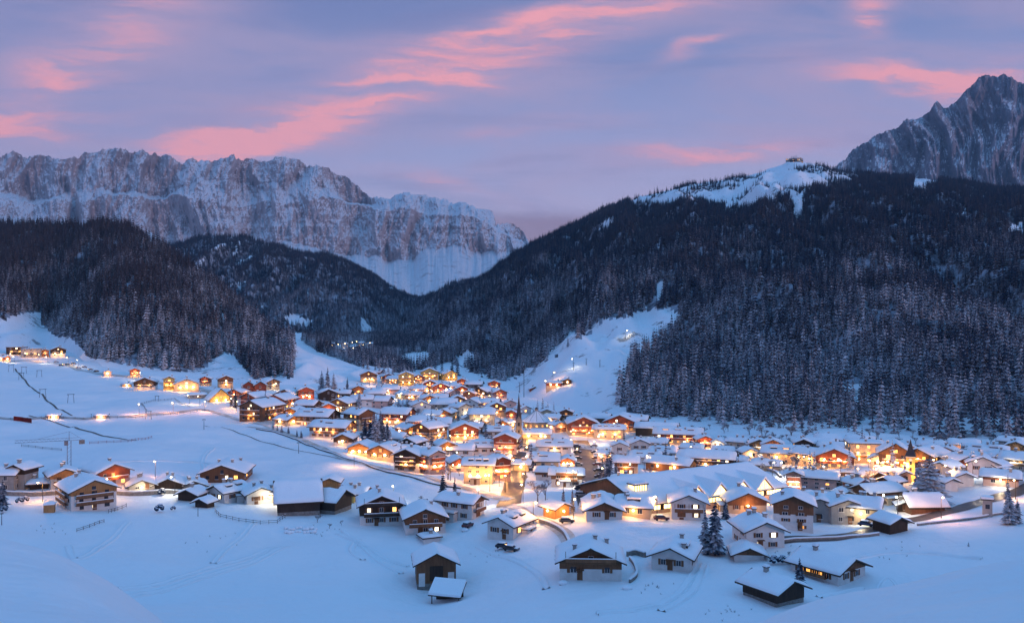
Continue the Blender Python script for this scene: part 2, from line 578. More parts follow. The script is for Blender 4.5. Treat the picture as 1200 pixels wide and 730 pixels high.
def ground_h(u, Y):
    u, Y = np.broadcast_arrays(np.asarray(u, float), np.asarray(Y, float))
    nu, ny = len(GU), len(GY)
    fu = np.interp(u, GU, np.arange(nu))
    fy = np.interp(np.log(np.maximum(Y, 4)), np.log(GY), np.arange(ny))
    iu = np.clip(np.floor(fu).astype(int), 0, nu - 2); tu = fu - iu
    iy = np.clip(np.floor(fy).astype(int), 0, ny - 2); ty = fy - iy
    cu = [np.clip(iu + k, 0, nu - 1) for k in (-1, 0, 1, 2)]
    rows = []
    for k in (-1, 0, 1, 2):
        jy = np.clip(iy + k, 0, ny - 1)
        rows.append(_cr(*[GH[jy, c] for c in cu], tu))
    return _cr(*rows, ty)


def ground_z(X, Y):
    X, Y = np.asarray(X, float), np.asarray(Y, float)
    u = CX + F * X / np.maximum(Y, 1)
    z = -ground_h(u, Y)
    amp = np.clip((Y - 20) / 150.0, 0, 1)
    z = z + amp * (2.4 * fbm(X / 85, Y / 85, 3, 1) + 0.55 * fbm(X / 28, Y / 28, 2, 4) + 0.20 * fbm(X / 9, Y / 9, 3, 5))
    z = z + np.clip((Y - 300) / 400, 0, 1) * 1.0 * fbm(X / 120, Y / 120, 3, 9)
    return z


_SY = np.exp(np.linspace(np.log(120), np.log(5000), 1400))


def hit(px, py, ymin=130.0):
    """point of the valley ground on the bearing of photo pixel (px, py)"""
    s = (CY - py) / F
    Y = _SY[_SY >= ymin]
    X = (px - CX) / F * Y
    d = ground_z(X, Y) - s * Y
    k = np.argmax(d > 0)
    if not (d > 0).any():
        k = np.argmin(np.abs(d))
    if k > 0:
        a = d[k - 1] / (d[k - 1] - d[k]) if d[k] != d[k - 1] else 0
        y = Y[k - 1] + a * (Y[k] - Y[k - 1])
    else:
        y = Y[k]
    x = (px - CX) / F * y
    return np.array([x, y, float(ground_z(x, y))])


us = np.arange(-700, 1901, 5.0)
ys = np.concatenate([np.linspace(4, 60, 24)[:-1], np.exp(np.linspace(np.log(60), np.log(1500), 300)), np.exp(np.linspace(np.log(1530), np.log(9000), 50))])
UU, YY = np.meshgrid(us, ys)
XX = (UU - CX) / F * YY
P = np.stack([XX, YY, ground_z(XX, YY)], -1)
me = grid_mesh('ground', P, 'snow')
g_o = link(bpy.data.objects.new('ground', me))
tag(g_o, kind='structure')


# ------------------------------------------------------------------ mountains as profiled ridges
class Ridge:
    """A mountainside running from a foot line up to a crest line and down behind it."""
    def __init__(s, name, mat, foot, crest, u0, u1, du, rows, amp, seed, conc=1.0, gul=90.0, back=0.5, jag=0.0):
        us = np.arange(u0, u1 + du, du)
        fx = [a[0] for a in foot]; cxs = [a[0] for a in crest]
        fpy = np.interp(us, fx, [a[1] for a in foot]); fY = np.interp(us, fx, [a[2] for a in foot])
        cpy = np.interp(us, cxs, [a[1] for a in crest]); cY = np.interp(us, cxs, [a[2] for a in crest])
        k = np.ones(5) / 5
        sm = lambda a: np.convolve(np.pad(a, 2, mode='edge'), k, 'valid')
        fY, cY, fpy = sm(sm(fY)), sm(sm(cY)), sm(fpy)
        if jag == 0: cpy = sm(cpy)
        fZ = (CY - fpy) / F * fY - 3
        cZ = (CY - cpy) / F * cY
        nb = max(4, rows // 6)
        t = np.concatenate([[-0.04], np.linspace(0, 1, rows), 1 + np.linspace(0, 1, nb + 1)[1:]])
        T, U = np.meshgrid(t, us, indexing='ij')
        tt = np.clip(T, -0.04, 1)
        Y = fY + (cY - fY) * tt
        Z = fZ + (cZ - fZ) * np.sign(tt) * np.abs(tt) ** conc
        bk = np.clip(T - 1, 0, 1)
        Y = Y + bk * (cY - fY) * back
        Z = Z - bk ** 1.5 * (cZ - fZ) * 0.8 - bk * 20
        X = (U - CX) / F * Y
        env = np.clip(np.sin(np.clip(T, 0, 1) * pi), 0, 1) ** 0.7
        rid = ridged(X / gul, Y / (gul * 3.2), 4, seed) - 0.6
        Z = Z + env * amp * rid + np.clip(T * 6, 0, 1) * amp * 0.10 * fbm(X / (gul * .45), Y / (gul * .45), 3, seed + 4)
        if jag:
            Z = Z + np.clip((T - .5) * 2, 0, 1) * jag * fbm(U / 9.0, U * 0 + 3.3, 4, seed + 11, 0.6)
        s.P = np.stack([X, Y, Z], -1)
        s.us, s.t = us, t
        s.name = name
        s.pyv = CY - Z / Y * F
        me = grid_mesh(name, s.P, mat)
        s.o = tag(link(bpy.data.objects.new(name, me)), kind='structure')

    def hit(s, px, py):
        j = (px - s.us[0]) / (s.us[1] - s.us[0])
        j0 = int(np.clip(np.floor(j), 0, len(s.us) - 2)); a = j - j0
        colp = s.P[:, j0] * (1 - a) + s.P[:, j0 + 1] * a
        pyc = CY - colp[:, 2] / colp[:, 1] * F
        for i in range(1, len(pyc) - 1):
            if pyc[i + 1] <= py <= pyc[i] or pyc[i] <= py <= pyc[i + 1]:
                b = (py - pyc[i]) / (pyc[i + 1] - pyc[i] + 1e-9)
                return colp[i] * (1 - b) + colp[i + 1] * b
        return colp[np.argmin(np.abs(pyc - py))]

    def scatter(s, dens, keep, tmax=1.05):
        """points on the slope, evenly per square metre, filtered by keep(px, py, pts)"""
        k = np.searchsorted(s.t, tmax)
        P = s.P[:k]
        a, b, c, d = P[:-1, :-1], P[:-1, 1:], P[1:, 1:], P[1:, :-1]
        area = 0.5 * np.linalg.norm(np.cross((c - a)[..., :2], (d - b)[..., :2])[..., None], axis=-1)
        n = rng.poisson(area * dens)
        ii, jj = np.nonzero(n)
        rep = n[ii, jj]
        ii, jj = np.repeat(ii, rep), np.repeat(jj, rep)
        r1, r2 = rng.random(len(ii))[:, None], rng.random(len(ii))[:, None]
        p = (a[ii, jj] * (1 - r1) + b[ii, jj] * r1) * (1 - r2) + (d[ii, jj] * (1 - r1) + c[ii, jj] * r1) * r2
        px = CX + F * p[:, 0] / p[:, 1]
        py = CY - F * p[:, 2] / p[:, 1]
        m = keep(px, py, p)
        return p[m]


def footline(pts):
    """foot given as photo points on the valley ground"""
    out = []
    for (px, py) in pts:
        h = hit(min(max(px, -690), 1890), py)
        out.append((px, CY - h[2] / h[1] * F, h[1]))
    return out


right_mt = Ridge('forested_mountain', 'hillside',
    [(430, 398, 2400), (470, 404, 2000), (500, 414, 1600)] + footline([(520, 428), (545, 438), (570, 444), (600, 460), (650, 478), (700, 488), (760, 494), (850, 500), (950, 507), (1050, 512), (1200, 514), (1400, 516), (1880, 520)]),
    [(430, 392, 3300), (470, 368, 3200), (505, 348, 3000), (560, 330, 2800), (600, 303, 2600), (620, 291, 2550), (650, 277, 2550), (700, 252, 2650), (750, 231, 2850), (780, 223, 2900),
     (830, 213, 2950), (870, 209, 2980), (905, 197, 3000), (930, 188, 3000), (950, 192, 2950), (1000, 205, 2850), (1050, 210, 2800), (1100, 211, 2700), (1150, 220, 2600), (1200, 226, 2500), (1500, 250, 2400), (1880, 280, 2300)],
    430, 1880, 4.0, 190, 42.0, 21, conc=1.05, gul=160.0)
left_mt = Ridge('forested_hill', 'hillside',
    [(-680, 330, 1300), (-300, 385, 1150), (-60, 412, 1000)] + footline([(0, 412), (60, 408), (110, 428), (160, 436), (200, 440), (250, 446), (290, 452), (330, 452), (380, 452), (430, 445), (460, 442)]),
    [(-680, 230, 2300), (-200, 255, 1900), (0, 262, 1700), (40, 266, 1650), (80, 266, 1600), (130, 263, 1500), (150, 268, 1450), (200, 297, 1350), (250, 331, 1250), (300, 374, 1150), (330, 400, 1080), (345, 408, 1050),
     (370, 414, 1020), (400, 424, 990), (430, 434, 960), (460, 440, 940)],
    -680, 460, 4.0, 120, 16.0, 33, conc=1.0, gul=120.0)
mid_mt = Ridge('mid_hill', 'hillside',
    [(150, 420, 1900), (300, 418, 1850), (400, 408, 1750), (450, 404, 1900), (480, 402, 2200), (520, 395, 2500)],
    [(150, 300, 3300), (205, 286, 3200), (240, 276, 3100), (290, 279, 3050), (320, 287, 3050), (350, 297, 3050), (385, 300, 3100), (405, 306, 3100), (440, 328, 3300), (480, 348, 3700), (500, 354, 3900), (520, 362, 4000)],
    150, 520, 3.0, 110, 45.0, 45, conc=1.0, gul=190.0)


# ------------------------------------------------------------------ rock massifs
def massif(name, mat, u0, u1, du, levels, rows, relief, seed, gul, jagpx, Y0, bx=1.0):
    """levels: list of (py polyline, depth, n) from crest down to foot; relief pushes the walls in and out"""
    us = np.arange(u0, u1 + du, du)
    L = []
    for i, (poly, depth) in enumerate(levels):
        py = np.interp(us, [p[0] for p in poly], [p[1] for p in poly])
        if i == 0:
            py = py + jagpx * fbm(us / 17.0, us * 0 + .7, 6, seed + 2, 0.72)
        else:
            py = py + 6.5 * fbm(us / 45.0, us * 0 + 5.1 * i, 5, seed + 6 + i, 0.6)
            py = np.maximum(py, L[i - 1][0] + 2.5)
        L.append((py, np.full_like(us, depth) if not hasattr(depth, '__len__') else np.interp(us, [p[0] for p in depth], [p[1] for p in depth])))
    # rows spread by visible height
    span = [np.mean(np.abs(L[i + 1][0] - L[i][0])) + 3 for i in range(len(L) - 1)]
    tot = sum(span)
    R = []
    # back side first
    R.append(((CY - L[0][0]) / F * L[0][1] - 500, L[0][1] + 1500, np.zeros_like(us)))
    R.append(((CY - L[0][0]) / F * L[0][1] - 60, L[0][1] + 160, np.zeros_like(us)))
    for i in range(len(L) - 1):
        n = max(6, int(rows * span[i] / tot))
        za, zb = (CY - L[i][0]) / F * L[i][1], (CY - L[i + 1][0]) / F * L[i + 1][1]
        for k in range(n + (1 if i == len(L) - 2 else 0)):
            t = k / n
            R.append((za + (zb - za) * t, L[i][1] + (L[i + 1][1] - L[i][1]) * t, np.full_like(us, (relief[i] + (relief[i + 1] - relief[i]) * (min(1, t * 6) if i >= 3 else t)))))
    Z = np.stack([r[0] for r in R]); Y = np.stack([r[1] for r in R]); A = np.stack([r[2] for r in R])
    X = (us - CX) / F * Y0 + 0 * Y      # ribs run down towards the valley
    s = Z
    w = fbm(X / 1100, s / 900, 2, seed + 20) * 160
    r1 = ridged((X + w) / gul, s / (gul * 3.4), 3, seed, 0.5) - 0.5
    r2 = ridged((X + w * .5) / (gul * .30), s / (gul * 1.6), 4, seed + 5, 0.55) - .5
    r3 = fbm(X / 60.0, s / 130.0, 4, seed + 8, 0.65)
    st = fbm(X / (gul * 2.5), s / 34.0, 3, seed + 15, 0.55)
    dY = -A * (np.tanh(r1 * 1.6) * 1.8 + r2 * 0.58 + r3 * 0.26 + st * 0.03)
    Y2 = Y + dY
    top = np.ones(len(R)); top[:3] = 0
    # keep the outline: scale z with the change in depth
    Z2 = Z * (1 + 0.0 * dY)
    P = np.stack([(us - CX) / F * Y2, Y2, Z2 * (Y2 / Y) ** 0.5], -1)
    me = grid_mesh(name, P[::-1], mat, smooth=False)
    return tag(link(bpy.data.objects.new(name, me)), kind='structure'), P


crest_E = [(-120, 190), (-60, 186), (0, 184), (16, 180), (32, 184), (48, 179), (58, 186), (75, 188), (92, 184), (100, 179), (118, 177), (140, 177), (158, 179), (168, 176), (176, 180), (200, 183), (208, 188), (214, 192), (222, 187),
           (240, 189), (256, 186), (266, 188), (274, 181), (284, 188), (300, 187), (312, 190), (322, 186), (332, 183), (345, 187), (360, 193), (385, 198), (405, 207), (418, 217), (428, 228), (440, 232), (455, 233), (466, 229), (480, 227), (500, 228),
           (512, 233), (535, 238), (555, 243), (568, 245), (577, 248), (582, 264), (590, 262), (598, 259), (606, 265), (612, 272), (620, 282), (640, 290), (700, 300)]
massif('rock_massif', 'pale_dolomite', -120, 700, 0.9,
       [(crest_E, 8600),
        ([(-120, 226), (0, 224), (60, 232), (120, 222), (180, 226), (240, 212), (300, 215), (345, 212), (380, 222), (420, 232), (450, 240), (480, 238), (520, 243), (560, 249), (580, 262), (620, 285), (700, 305)], 8530),
        ([(-120, 232), (0, 232), (60, 238), (120, 230), (180, 234), (200, 232), (245, 236), (290, 240), (320, 238), (350, 240), (385, 234), (420, 238), (450, 248), (480, 250), (520, 256), (560, 255), (580, 268), (620, 288), (700, 308)], 8240),
        ([(-120, 262), (0, 258), (100, 262), (150, 272), (200, 282), (250, 284), (300, 287), (350, 288), (400, 296), (430, 298), (450, 306), (470, 304), (500, 290), (530, 290), (560, 292), (590, 294), (610, 297), (640, 300), (700, 312)], 8120),
        ([(-120, 300), (150, 310), (300, 315), (400, 325), (450, 340), (490, 350), (520, 350), (560, 345), (620, 340), (700, 345)], 6300),
        ([(-120, 380), (300, 380), (500, 375), (700, 380)], 4600)],
       260, [60, 120, 80, 110, 22, 20], 61, 560.0, 3.2, 8600)
massif('rock_peak', 'grey_dolomite', 940, 1560, 0.9,
       [([(940, 215), (975, 203), (985, 192), (998, 178), (1010, 168), (1025, 160), (1038, 155), (1050, 150), (1062, 143), (1078, 138), (1090, 130), (1098, 121), (1106, 126), (1118, 120), (1130, 110), (1140, 101), (1147, 93), (1156, 90), (1165, 89), (1180, 91), (1190, 96), (1198, 99), (1212, 101), (1260, 118), (1320, 160), (1400, 175), (1560, 215)], 7400),
        ([(940, 220), (1000, 205), (1060, 175), (1110, 160), (1160, 135), (1200, 150), (1300, 190), (1560, 225)], 7260),
        ([(940, 225), (1000, 214), (1060, 195), (1110, 185), (1160, 180), (1200, 185), (1300, 210), (1560, 232)], 7080),
        ([(940, 250), (1560, 250)], 6800),
        ([(940, 330), (1560, 330)], 4800)],
       200, [60, 95, 95, 50, 20], 83, 300.0, 2.6, 7400)

# ------------------------------------------------------------------ trees
def spruce_crown(h, r, tiers, nb, seed, droop=0.35, bare=0.08, thin=1.0, mat='needles'):
    rs = random.Random(seed)
    m = MB()
    for i in range(tiers):
        t = i / (tiers - 1)
        z = h * (bare + (1 - bare) * (0.04 + 0.94 * t ** 0.92))
        R = r * (1 - t) ** 0.85 * rs.uniform(0.82, 1.12) + 0.06 * r
        off = rs.uniform(0, 6.28)
        for k in range(nb if t < 0.75 else max(4, nb - 3)):
            a = off + 2 * pi * k / nb + rs.uniform(-.25, .25)
            L = R * rs.uniform(0.62, 1.18)
            if rs.random() < 0.07: continue
            ca, sa = cos(a), sin(a)
            wd = L * (2.6 / nb) * rs.uniform(.8, 1.2) * thin + 0.05
            dz = -L * droop * rs.uniform(.7, 1.3)
            zr = z + L * 0.10
            lift = h / tiers * 0.35
            pts = [(0, 0, zr + lift * .4), (ca * L * .55 - sa * wd, sa * L * .55 + ca * wd, z + dz * .75 - lift * .4), (ca * L, sa * L, z + dz),
                   (ca * L * .55 + sa * wd, sa * L * .55 - ca * wd, z + dz * .75 - lift * .4), (ca * L * .5, sa * L * .5, z + dz * .35 + lift * .5)]
            b = len(m.v); m.v += pts; q = m.mi(mat)
            for f in ((0, 4, 1), (1, 4, 2), (2, 4, 3), (3, 4, 0), (0, 1, 3), (1, 2, 3)):
                m.f.append(tuple(b + x for x in f)); m.m.append(q)
    m.tube((0, 0, h * .93), (0, 0, h * 1.03), 0.05, 0.01, mat, 4)
    return m


def trunk_mb(h, r, n=6):
    return MB().tube((0, 0, -1.0), (0, 0, h * .5), r, r * .6, 'bark', n).tube((0, 0, h * .5), (0, 0, h * .95), r * .6, 0.03, 'bark', n)


NEAR_CROWNS = [spruce_crown(15, 3.1, 15, 11, 3, .42, mat='dark_needles').mesh('spruce_crown'), spruce_crown(15, 2.5, 17, 10, 9, .5, mat='dark_needles').mesh('spruce_crown'),
               spruce_crown(15, 3.7, 14, 12, 14, .32, mat='dark_needles').mesh('spruce_crown')]
MID_CROWNS = [spruce_crown(17, 2.7, 10, 7, 20 + i, .5, .06).mesh('spruce_crown') for i in range(3)]
TRUNK = trunk_mb(15, .28).mesh('trunk')
TRUNK17 = trunk_mb(17, .28, 5).mesh('trunk')


def spruce(loc, h, variant, label, group, near=True, wide=1.0, rot=None):
    ms = NEAR_CROWNS if near else MID_CROWNS
    base = 15 if near else 17
    o = empty('spruce_tree', loc, rng.uniform(0, 6.28) if rot is None else rot)
    o.scale = (h / base * wide, h / base * wide, h / base)
    tag(o, label, 'tree', group)
    link(bpy.data.objects.new('crown', ms[variant % 3]), o)
    link(bpy.data.objects.new('trunk', TRUNK if near else TRUNK17), o)
    return o


def bare_tree_mesh(h, seed, depth=5, spread=.55, mat='frosted_twig', n0=4):
    rs = random.Random(seed)
    tw, tr = MB(), MB()
    def br(p, d, L, r, k):
        q = p + d * L
        (tr if k == 0 else tw).tube(p, q, r, r * .65, 'bark' if k == 0 else mat, 4 if k < 3 else 3, False)
        if k >= depth: return
        for i in range(n0 if k == 0 else (3 if k < 3 else 4)):
            a = rs.uniform(0, 6.28)
            s = spread * rs.uniform(.5, 1.4)
            v = d + np.array([cos(a) * s, sin(a) * s, rs.uniform(-.05, .35)])
            v /= np.linalg.norm(v)
            br(p + d * L * rs.uniform(.55, 1.0), v, L * rs.uniform(.55, .8), max(r * .6, .035), k + 1)
    br(np.array([0, 0, -.5]), np.array([0, 0, 1.0]), h * .33, h * .022, 0)
    return tr.mesh('trunk'), tw.mesh('crown')


BARE = [bare_tree_mesh(9, 5 + i) for i in range(3)]


def bare_tree(loc, h, variant, label, group=None, wide=1.0, name='bare_tree', cat='tree'):
    o = empty(name, loc, rng.uniform(0, 6.28))
    o.scale = (h / 9 * wide, h / 9 * wide, h / 9)
    tag(o, label, cat, group)
    tr, tw = BARE[variant % 3]
    link(bpy.data.objects.new('crown', tw), o)
    link(bpy.data.objects.new('trunk', tr), o)
    return o


# where the woods leave open snow (given on the photo's bearings, placed on the slopes themselves)
right_foot = [(430, 402), (470, 414), (500, 414), (520, 424), (545, 430), (560, 443), (575, 445), (592, 447), (600, 442), (640, 422), (668, 402), (690, 388), (700, 377), (715, 372), (735, 374), (745, 366), (765, 360),
              (795, 362), (800, 370), (785, 384), (770, 396), (765, 410), (744, 416), (736, 430), (734, 450), (724, 462), (724, 474), (740, 483), (760, 489), (800, 500), (830, 508), (850, 506), (880, 508),
              (920, 512), (960, 512), (1000, 514), (1050, 516), (1070, 514), (1100, 518), (1150, 516), (1200, 517), (1500, 520), (1900, 522), (1900, 150), (430, 150)]
summit_open = [(735, 236), (760, 222), (800, 205), (870, 190), (930, 170), (1000, 190), (1006, 210), (985, 214), (965, 216), (950, 222), (941, 232), (939, 262), (932, 264), (930, 242), (920, 228), (905, 236), (880, 244), (850, 243), (820, 236), (790, 238), (750, 242)]
clear_r = [[(1070, 226), (1073, 200), (1105, 200), (1103, 212), (1085, 221)], [(1113, 254), (1137, 243), (1139, 247), (1118, 256)], [(700, 266), (714, 256), (722, 262), (712, 268)],
           [(985, 452), (1010, 449), (1012, 462), (1030, 470), (1000, 478), (985, 468)], [(838, 448), (846, 444), (850, 462), (842, 466)], [(1180, 264), (1200, 262), (1200, 274), (1186, 276)],
           [(528, 424), (548, 410), (556, 416), (556, 432), (540, 428)], [(640, 415), (660, 400), (668, 388), (680, 392), (668, 404), (648, 420)], [(768, 335), (776, 333), (777, 350), (770, 355)]]
left_open = [[(-400, 366), (-60, 378), (0, 376), (30, 366), (50, 366), (49, 380), (62, 394), (84, 396), (96, 411), (96, 440), (-400, 440)],
             [(262, 415), (272, 413), (280, 424), (290, 436), (300, 445), (240, 450), (236, 434)], [(248, 354), (262, 368), (268, 376), (262, 378), (250, 362)],
             [(345, 404), (500, 404), (500, 470), (345, 470)]]
left_foot = [(-700, 400), (-60, 384), (0, 384), (50, 380), (72, 402), (98, 409), (100, 418), (130, 424), (160, 428), (200, 435), (235, 434), (262, 412), (276, 420), (296, 444), (330, 440), (340, 444), (352, 440), (352, 408), (345, 396), (350, 200), (-700, 150)]


def keep_right(px, py, p):
    jit = rng.normal(0, 1.2, px.shape)
    m = pin_poly(px + jit, py + jit, right_foot)
    so = pin_poly(px, py, summit_open)
    m &= ~(so & (fbm(p[:, 0] / 130, p[:, 1] / 130, 3, 71) < 0.28))
    m &= ~(so & (rng.random(px.shape) < 0.7))
    for c in clear_r:
        m &= ~pin_poly(px, py, c)
    g = fbm(p[:, 0] / 90, p[:, 1] / 120, 4, 51)
    m &= g < 1.1
    lowbrush = (py > 482) & (px > 800)
    m &= ~(lowbrush & (px < 1080) & (rng.random(px.shape) < np.clip((py - 488) / 24, 0, .72)))
    streak = ridged(p[:, 0] / 70, p[:, 1] / 600, 3, 57)
    m &= ~((streak > 1.72) & (py > 330))
    return m


def keep_left(px, py, p):
    jit = rng.normal(0, 1.0, px.shape)
    m = pin_poly(px + jit, py + jit, left_foot)
    for c in left_open:
        m &= ~pin_poly(px, py, c)
    m &= fbm(p[:, 0] / 70, p[:, 1] / 70, 4, 52) < 1.0
    return m


def keep_mid(px, py, p):
    g = fbm(p[:, 0] / 150, p[:, 1] / 150, 4, 53) - .2
    s = ridged(p[:, 0] / 90, p[:, 1] / 700, 4, 54)
    m = (g < 0.62)
    up = (py < 360) & (px > 225) & (px < 360)
    m &= ~(up & (s > 1.5))
    up2 = (px > 360) & (px < 470) & (py > 318) & (py < 350) & (py > 300 + (px - 360) * 0.32)
    m &= ~(up2 & (s > 1.35))
    for c in ([(330, 372), (345, 368), (365, 376), (362, 382), (340, 380)], [(372, 398), (400, 392), (420, 398), (440, 406), (380, 410)], [(424, 372), (436, 385), (430, 398), (424, 392)], [(440, 392), (452, 398), (446, 404)]):
        m &= ~pin_poly(px, py, c)
    return m & (py < 403)


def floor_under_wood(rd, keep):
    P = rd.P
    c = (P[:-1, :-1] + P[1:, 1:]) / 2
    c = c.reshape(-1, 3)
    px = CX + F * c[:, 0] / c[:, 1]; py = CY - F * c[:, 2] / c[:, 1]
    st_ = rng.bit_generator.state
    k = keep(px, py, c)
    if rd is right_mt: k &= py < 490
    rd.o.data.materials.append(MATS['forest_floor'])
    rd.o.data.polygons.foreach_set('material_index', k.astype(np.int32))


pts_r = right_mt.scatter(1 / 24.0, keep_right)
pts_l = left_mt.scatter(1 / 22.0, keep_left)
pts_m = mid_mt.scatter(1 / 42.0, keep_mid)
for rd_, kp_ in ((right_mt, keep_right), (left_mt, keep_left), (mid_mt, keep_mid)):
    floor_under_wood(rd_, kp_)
print('forest', len(pts_r), len(pts_l), len(pts_m))
hs_r = np.clip(rng.normal(14.5, 4.4, len(pts_r)), 5, 27); hs_l = np.clip(rng.normal(15, 4, len(pts_l)), 6, 25); hs_m = np.clip(rng.normal(16, 3, len(pts_m)), 8, 24)
# the front rank, tree by tree
for pts, hs, n, lab, grp in ((pts_r, hs_r, 125, 'frosted spruce in the front rank of the wood below the right-hand mountain', 'spruces at the foot of the right mountain'),
                             (pts_l, hs_l, 85, 'frosted spruce in the front rank of the left hill wood above the meadow', 'spruces at the foot of the left hill')):
    px = CX + F * pts[:, 0] / pts[:, 1]
    big = hs / pts[:, 1] * ((px > -10) & (px < 1210))
    order = np.argsort(-big)
    for i in order[:n]:
        zones = ((748, 'beside the ski piste'), (850, 'behind the red-glowing hotel'), (960, 'behind the twin glowing chalets'), (1080, 'behind the blazing hotels'), (1900, 'behind the village right of the bell tower')) if pts is pts_r else \
                ((112, 'beside the far left piste'), (185, 'above the dark gabled hotel'), (262, 'above the golden hotels'), (900, 'above the red-brown towers'))
        zn = next(t for lim, t in zones if px[i] < lim)
        lab = 'frosted front-rank spruce of the ' + ('right-hand wood ' if pts is pts_r else 'left hill wood ') + zn
        grp = 'front rank spruces ' + zn
        spruce(pts[i], hs[i], int(rng.integers(3)), lab, grp, near=False, wide=rng.uniform(.8, 1.15))
    sel = np.ones(len(pts), bool); sel[order[:n]] = False
    if pts is pts_r: pts_r, hs_r = pts[sel], hs[sel]
    else: pts_l, hs_l = pts[sel], hs[sel]

yv = rng.uniform(950, 2500, 60000); uv_ = rng.uniform(350, 530, 60000)
w_ = rng.random(60000) < (yv / 2500) ** 1.0 * .55
xv = (uv_ - CX) / F * yv; zv = ground_z(xv, yv); pv_ = CY - F * zv / yv
wood = pin_poly(uv_, pv_, [(352, 398), (500, 394), (530, 424), (505, 431), (470, 438), (432, 437), (405, 424), (372, 412)])
open_ = pin_poly(uv_, pv_, [(378, 405), (436, 402), (440, 415), (400, 418)]) | pin_poly(uv_, pv_, [(458, 426), (476, 414), (500, 412), (512, 424), (490, 433)])
kk = wood & ~open_ & w_
pts_v = np.stack([xv, yv, zv], -1)[kk]; hs_v = np.clip(rng.normal(15, 3, len(pts_v)), 7, 22)
FP = np.concatenate([pts_r, pts_l, pts_m, pts_v]); FH = np.concatenate([hs_r, hs_l, hs_m, hs_v])


def forest_object():
    protos = bpy.data.collections.new('forest_shapes')     # referenced by the node group only, not linked to the scene
    for i in range(6):
        m = spruce_crown(16, [2.5, 2.9, 2.2, 3.1, 2.6, 2.4][i], 8, 6, 40 + i, .5, .05)
        m.mats = ['forest_needles']
        m.tube((0, 0, -1.5), (0, 0, 4), .25, .2, 'bark', 4, False)
        protos.objects.link(bpy.data.objects.new('forest_tree_shape', m.mesh('forest_tree')))
    me = bpy.data.meshes.new('forest')
    me.vertices.add(len(FP))
    me.vertices.foreach_set('co', FP.astype(np.float32).reshape(-1))
    sc_ = np.stack([FH / 16 * rng.uniform(.8, 1.2, len(FH)), FH / 16 * rng.uniform(.8, 1.2, len(FH)), FH / 16], -1)
    at = me.attributes.new('tree_scale', 'FLOAT_VECTOR', 'POINT'); at.data.foreach_set('vector', sc_.astype(np.float32).reshape(-1))
    at = me.attributes.new('tree_turn', 'FLOAT', 'POINT'); at.data.foreach_set('value', rng.uniform(0, 6.28, len(FP)).astype(np.float32))
    at = me.attributes.new('tree_kind', 'INT', 'POINT'); at.data.foreach_set('value', rng.integers(0, 6, len(FP)).astype(np.int32))
    me.update()
    o = link(bpy.data.objects.new('forest', me))
    tag(o, kind='stuff')
    ng = bpy.data.node_groups.new('forest_scatter', 'GeometryNodeTree')
    ng.interface.new_socket('Geometry', in_out='INPUT', socket_type='NodeSocketGeometry')
    ng.interface.new_socket('Geometry', in_out='OUTPUT', socket_type='NodeSocketGeometry')
    N = ng.nodes; Lk = ng.links.new
    i_, o_ = N.new('NodeGroupInput'), N.new('NodeGroupOutput')
    iop = N.new('GeometryNodeInstanceOnPoints')
    ci = N.new('GeometryNodeCollectionInfo')
    ci.inputs['Collection'].default_value = protos
    ci.inputs['Separate Children'].default_value = True
    ci.inputs['Reset Children'].default_value = True
    def attr(name, typ):
        a = N.new('GeometryNodeInputNamedAttribute'); a.data_type = typ; a.inputs['Name'].default_value = name
        return a.outputs[0]
    Lk(i_.outputs[0], iop.inputs['Points']); Lk(ci.outputs[0], iop.inputs['Instance'])
    iop.inputs['Pick Instance'].default_value = True
    Lk(attr('tree_kind', 'INT'), iop.inputs['Instance Index'])
    cx = N.new('ShaderNodeCombineXYZ'); Lk(attr('tree_turn', 'FLOAT'), cx.inputs[2])
    Lk(cx.outputs[0], iop.inputs['Rotation'])
    Lk(attr('tree_scale', 'FLOAT_VECTOR'), iop.inputs['Scale'])
    Lk(iop.outputs[0], o_.inputs[0])
    md = o.modifiers.new('scatter', 'NODES'); md.node_group = ng
    return o


forest_object()

# ------------------------------------------------------------------ buildings
def window_mesh(glass, shutters=None, name='window'):
    m = MB()
    m.box(-.5, .5, -.05, .03, -.5, .5, 'white_plaster' if shutters != 'none' else 'dark_wood')
    for (a, b, c, d) in ((-.44, -.03, -.44, .44), (.03, .44, -.44, .44)):
        m.poly([(a, -.06, c), (b, -.06, c), (b, -.06, d), (a, -.06, d)], glass)
    m.box(-.6, .6, -.14, .02, -.58, -.5, 'white_plaster')
    if shutters and shutters != 'none':
        m.box(-.98, -.52, -.07, .02, -.5, .5, shutters)
        m.box(.52, .98, -.07, .02, -.5, .5, shutters)
    return m.mesh(name)


WIN = {(l, s): window_mesh({0: 'dark_glass', 1: 'lit_window', 2: 'white_lit_window'}[l], s) for l in (0, 1, 2) for s in (None, 'brown_wood', 'none')}
WARM = bpy.data.lights.new('warm_lamp', 'POINT'); WARM.energy = 760; WARM.color = (1.0, .41, .09); WARM.shadow_soft_size = .4
WHITE = bpy.data.lights.new('white_lamp', 'POINT'); WHITE.energy = 700; WHITE.color = (1.0, .80, .52); WHITE.shadow_soft_size = .4
PINKL = bpy.data.lights.new('sodium_lamp', 'POINT'); PINKL.energy = 1000; PINKL.color = (1.0, .40, .16); PINKL.shadow_soft_size = .4
for d_ in (WARM, WHITE, PINKL):
    d_.use_shadow = True
LAMPM = MB().ball((0, 0, 0), .28, 'lamp_glass', 8, 5).tube((0, .28, 0), (0, .6, 0), .05, .05, 'dark_metal', 4).mesh('wall_lamp')
BIGLAMPM = MB().ball((0, 0, 0), .45, 'lamp_glass', 8, 5).tube((0, .4, 0), (0, .6, 0), .05, .05, 'dark_metal', 4).mesh('wall_lamp')


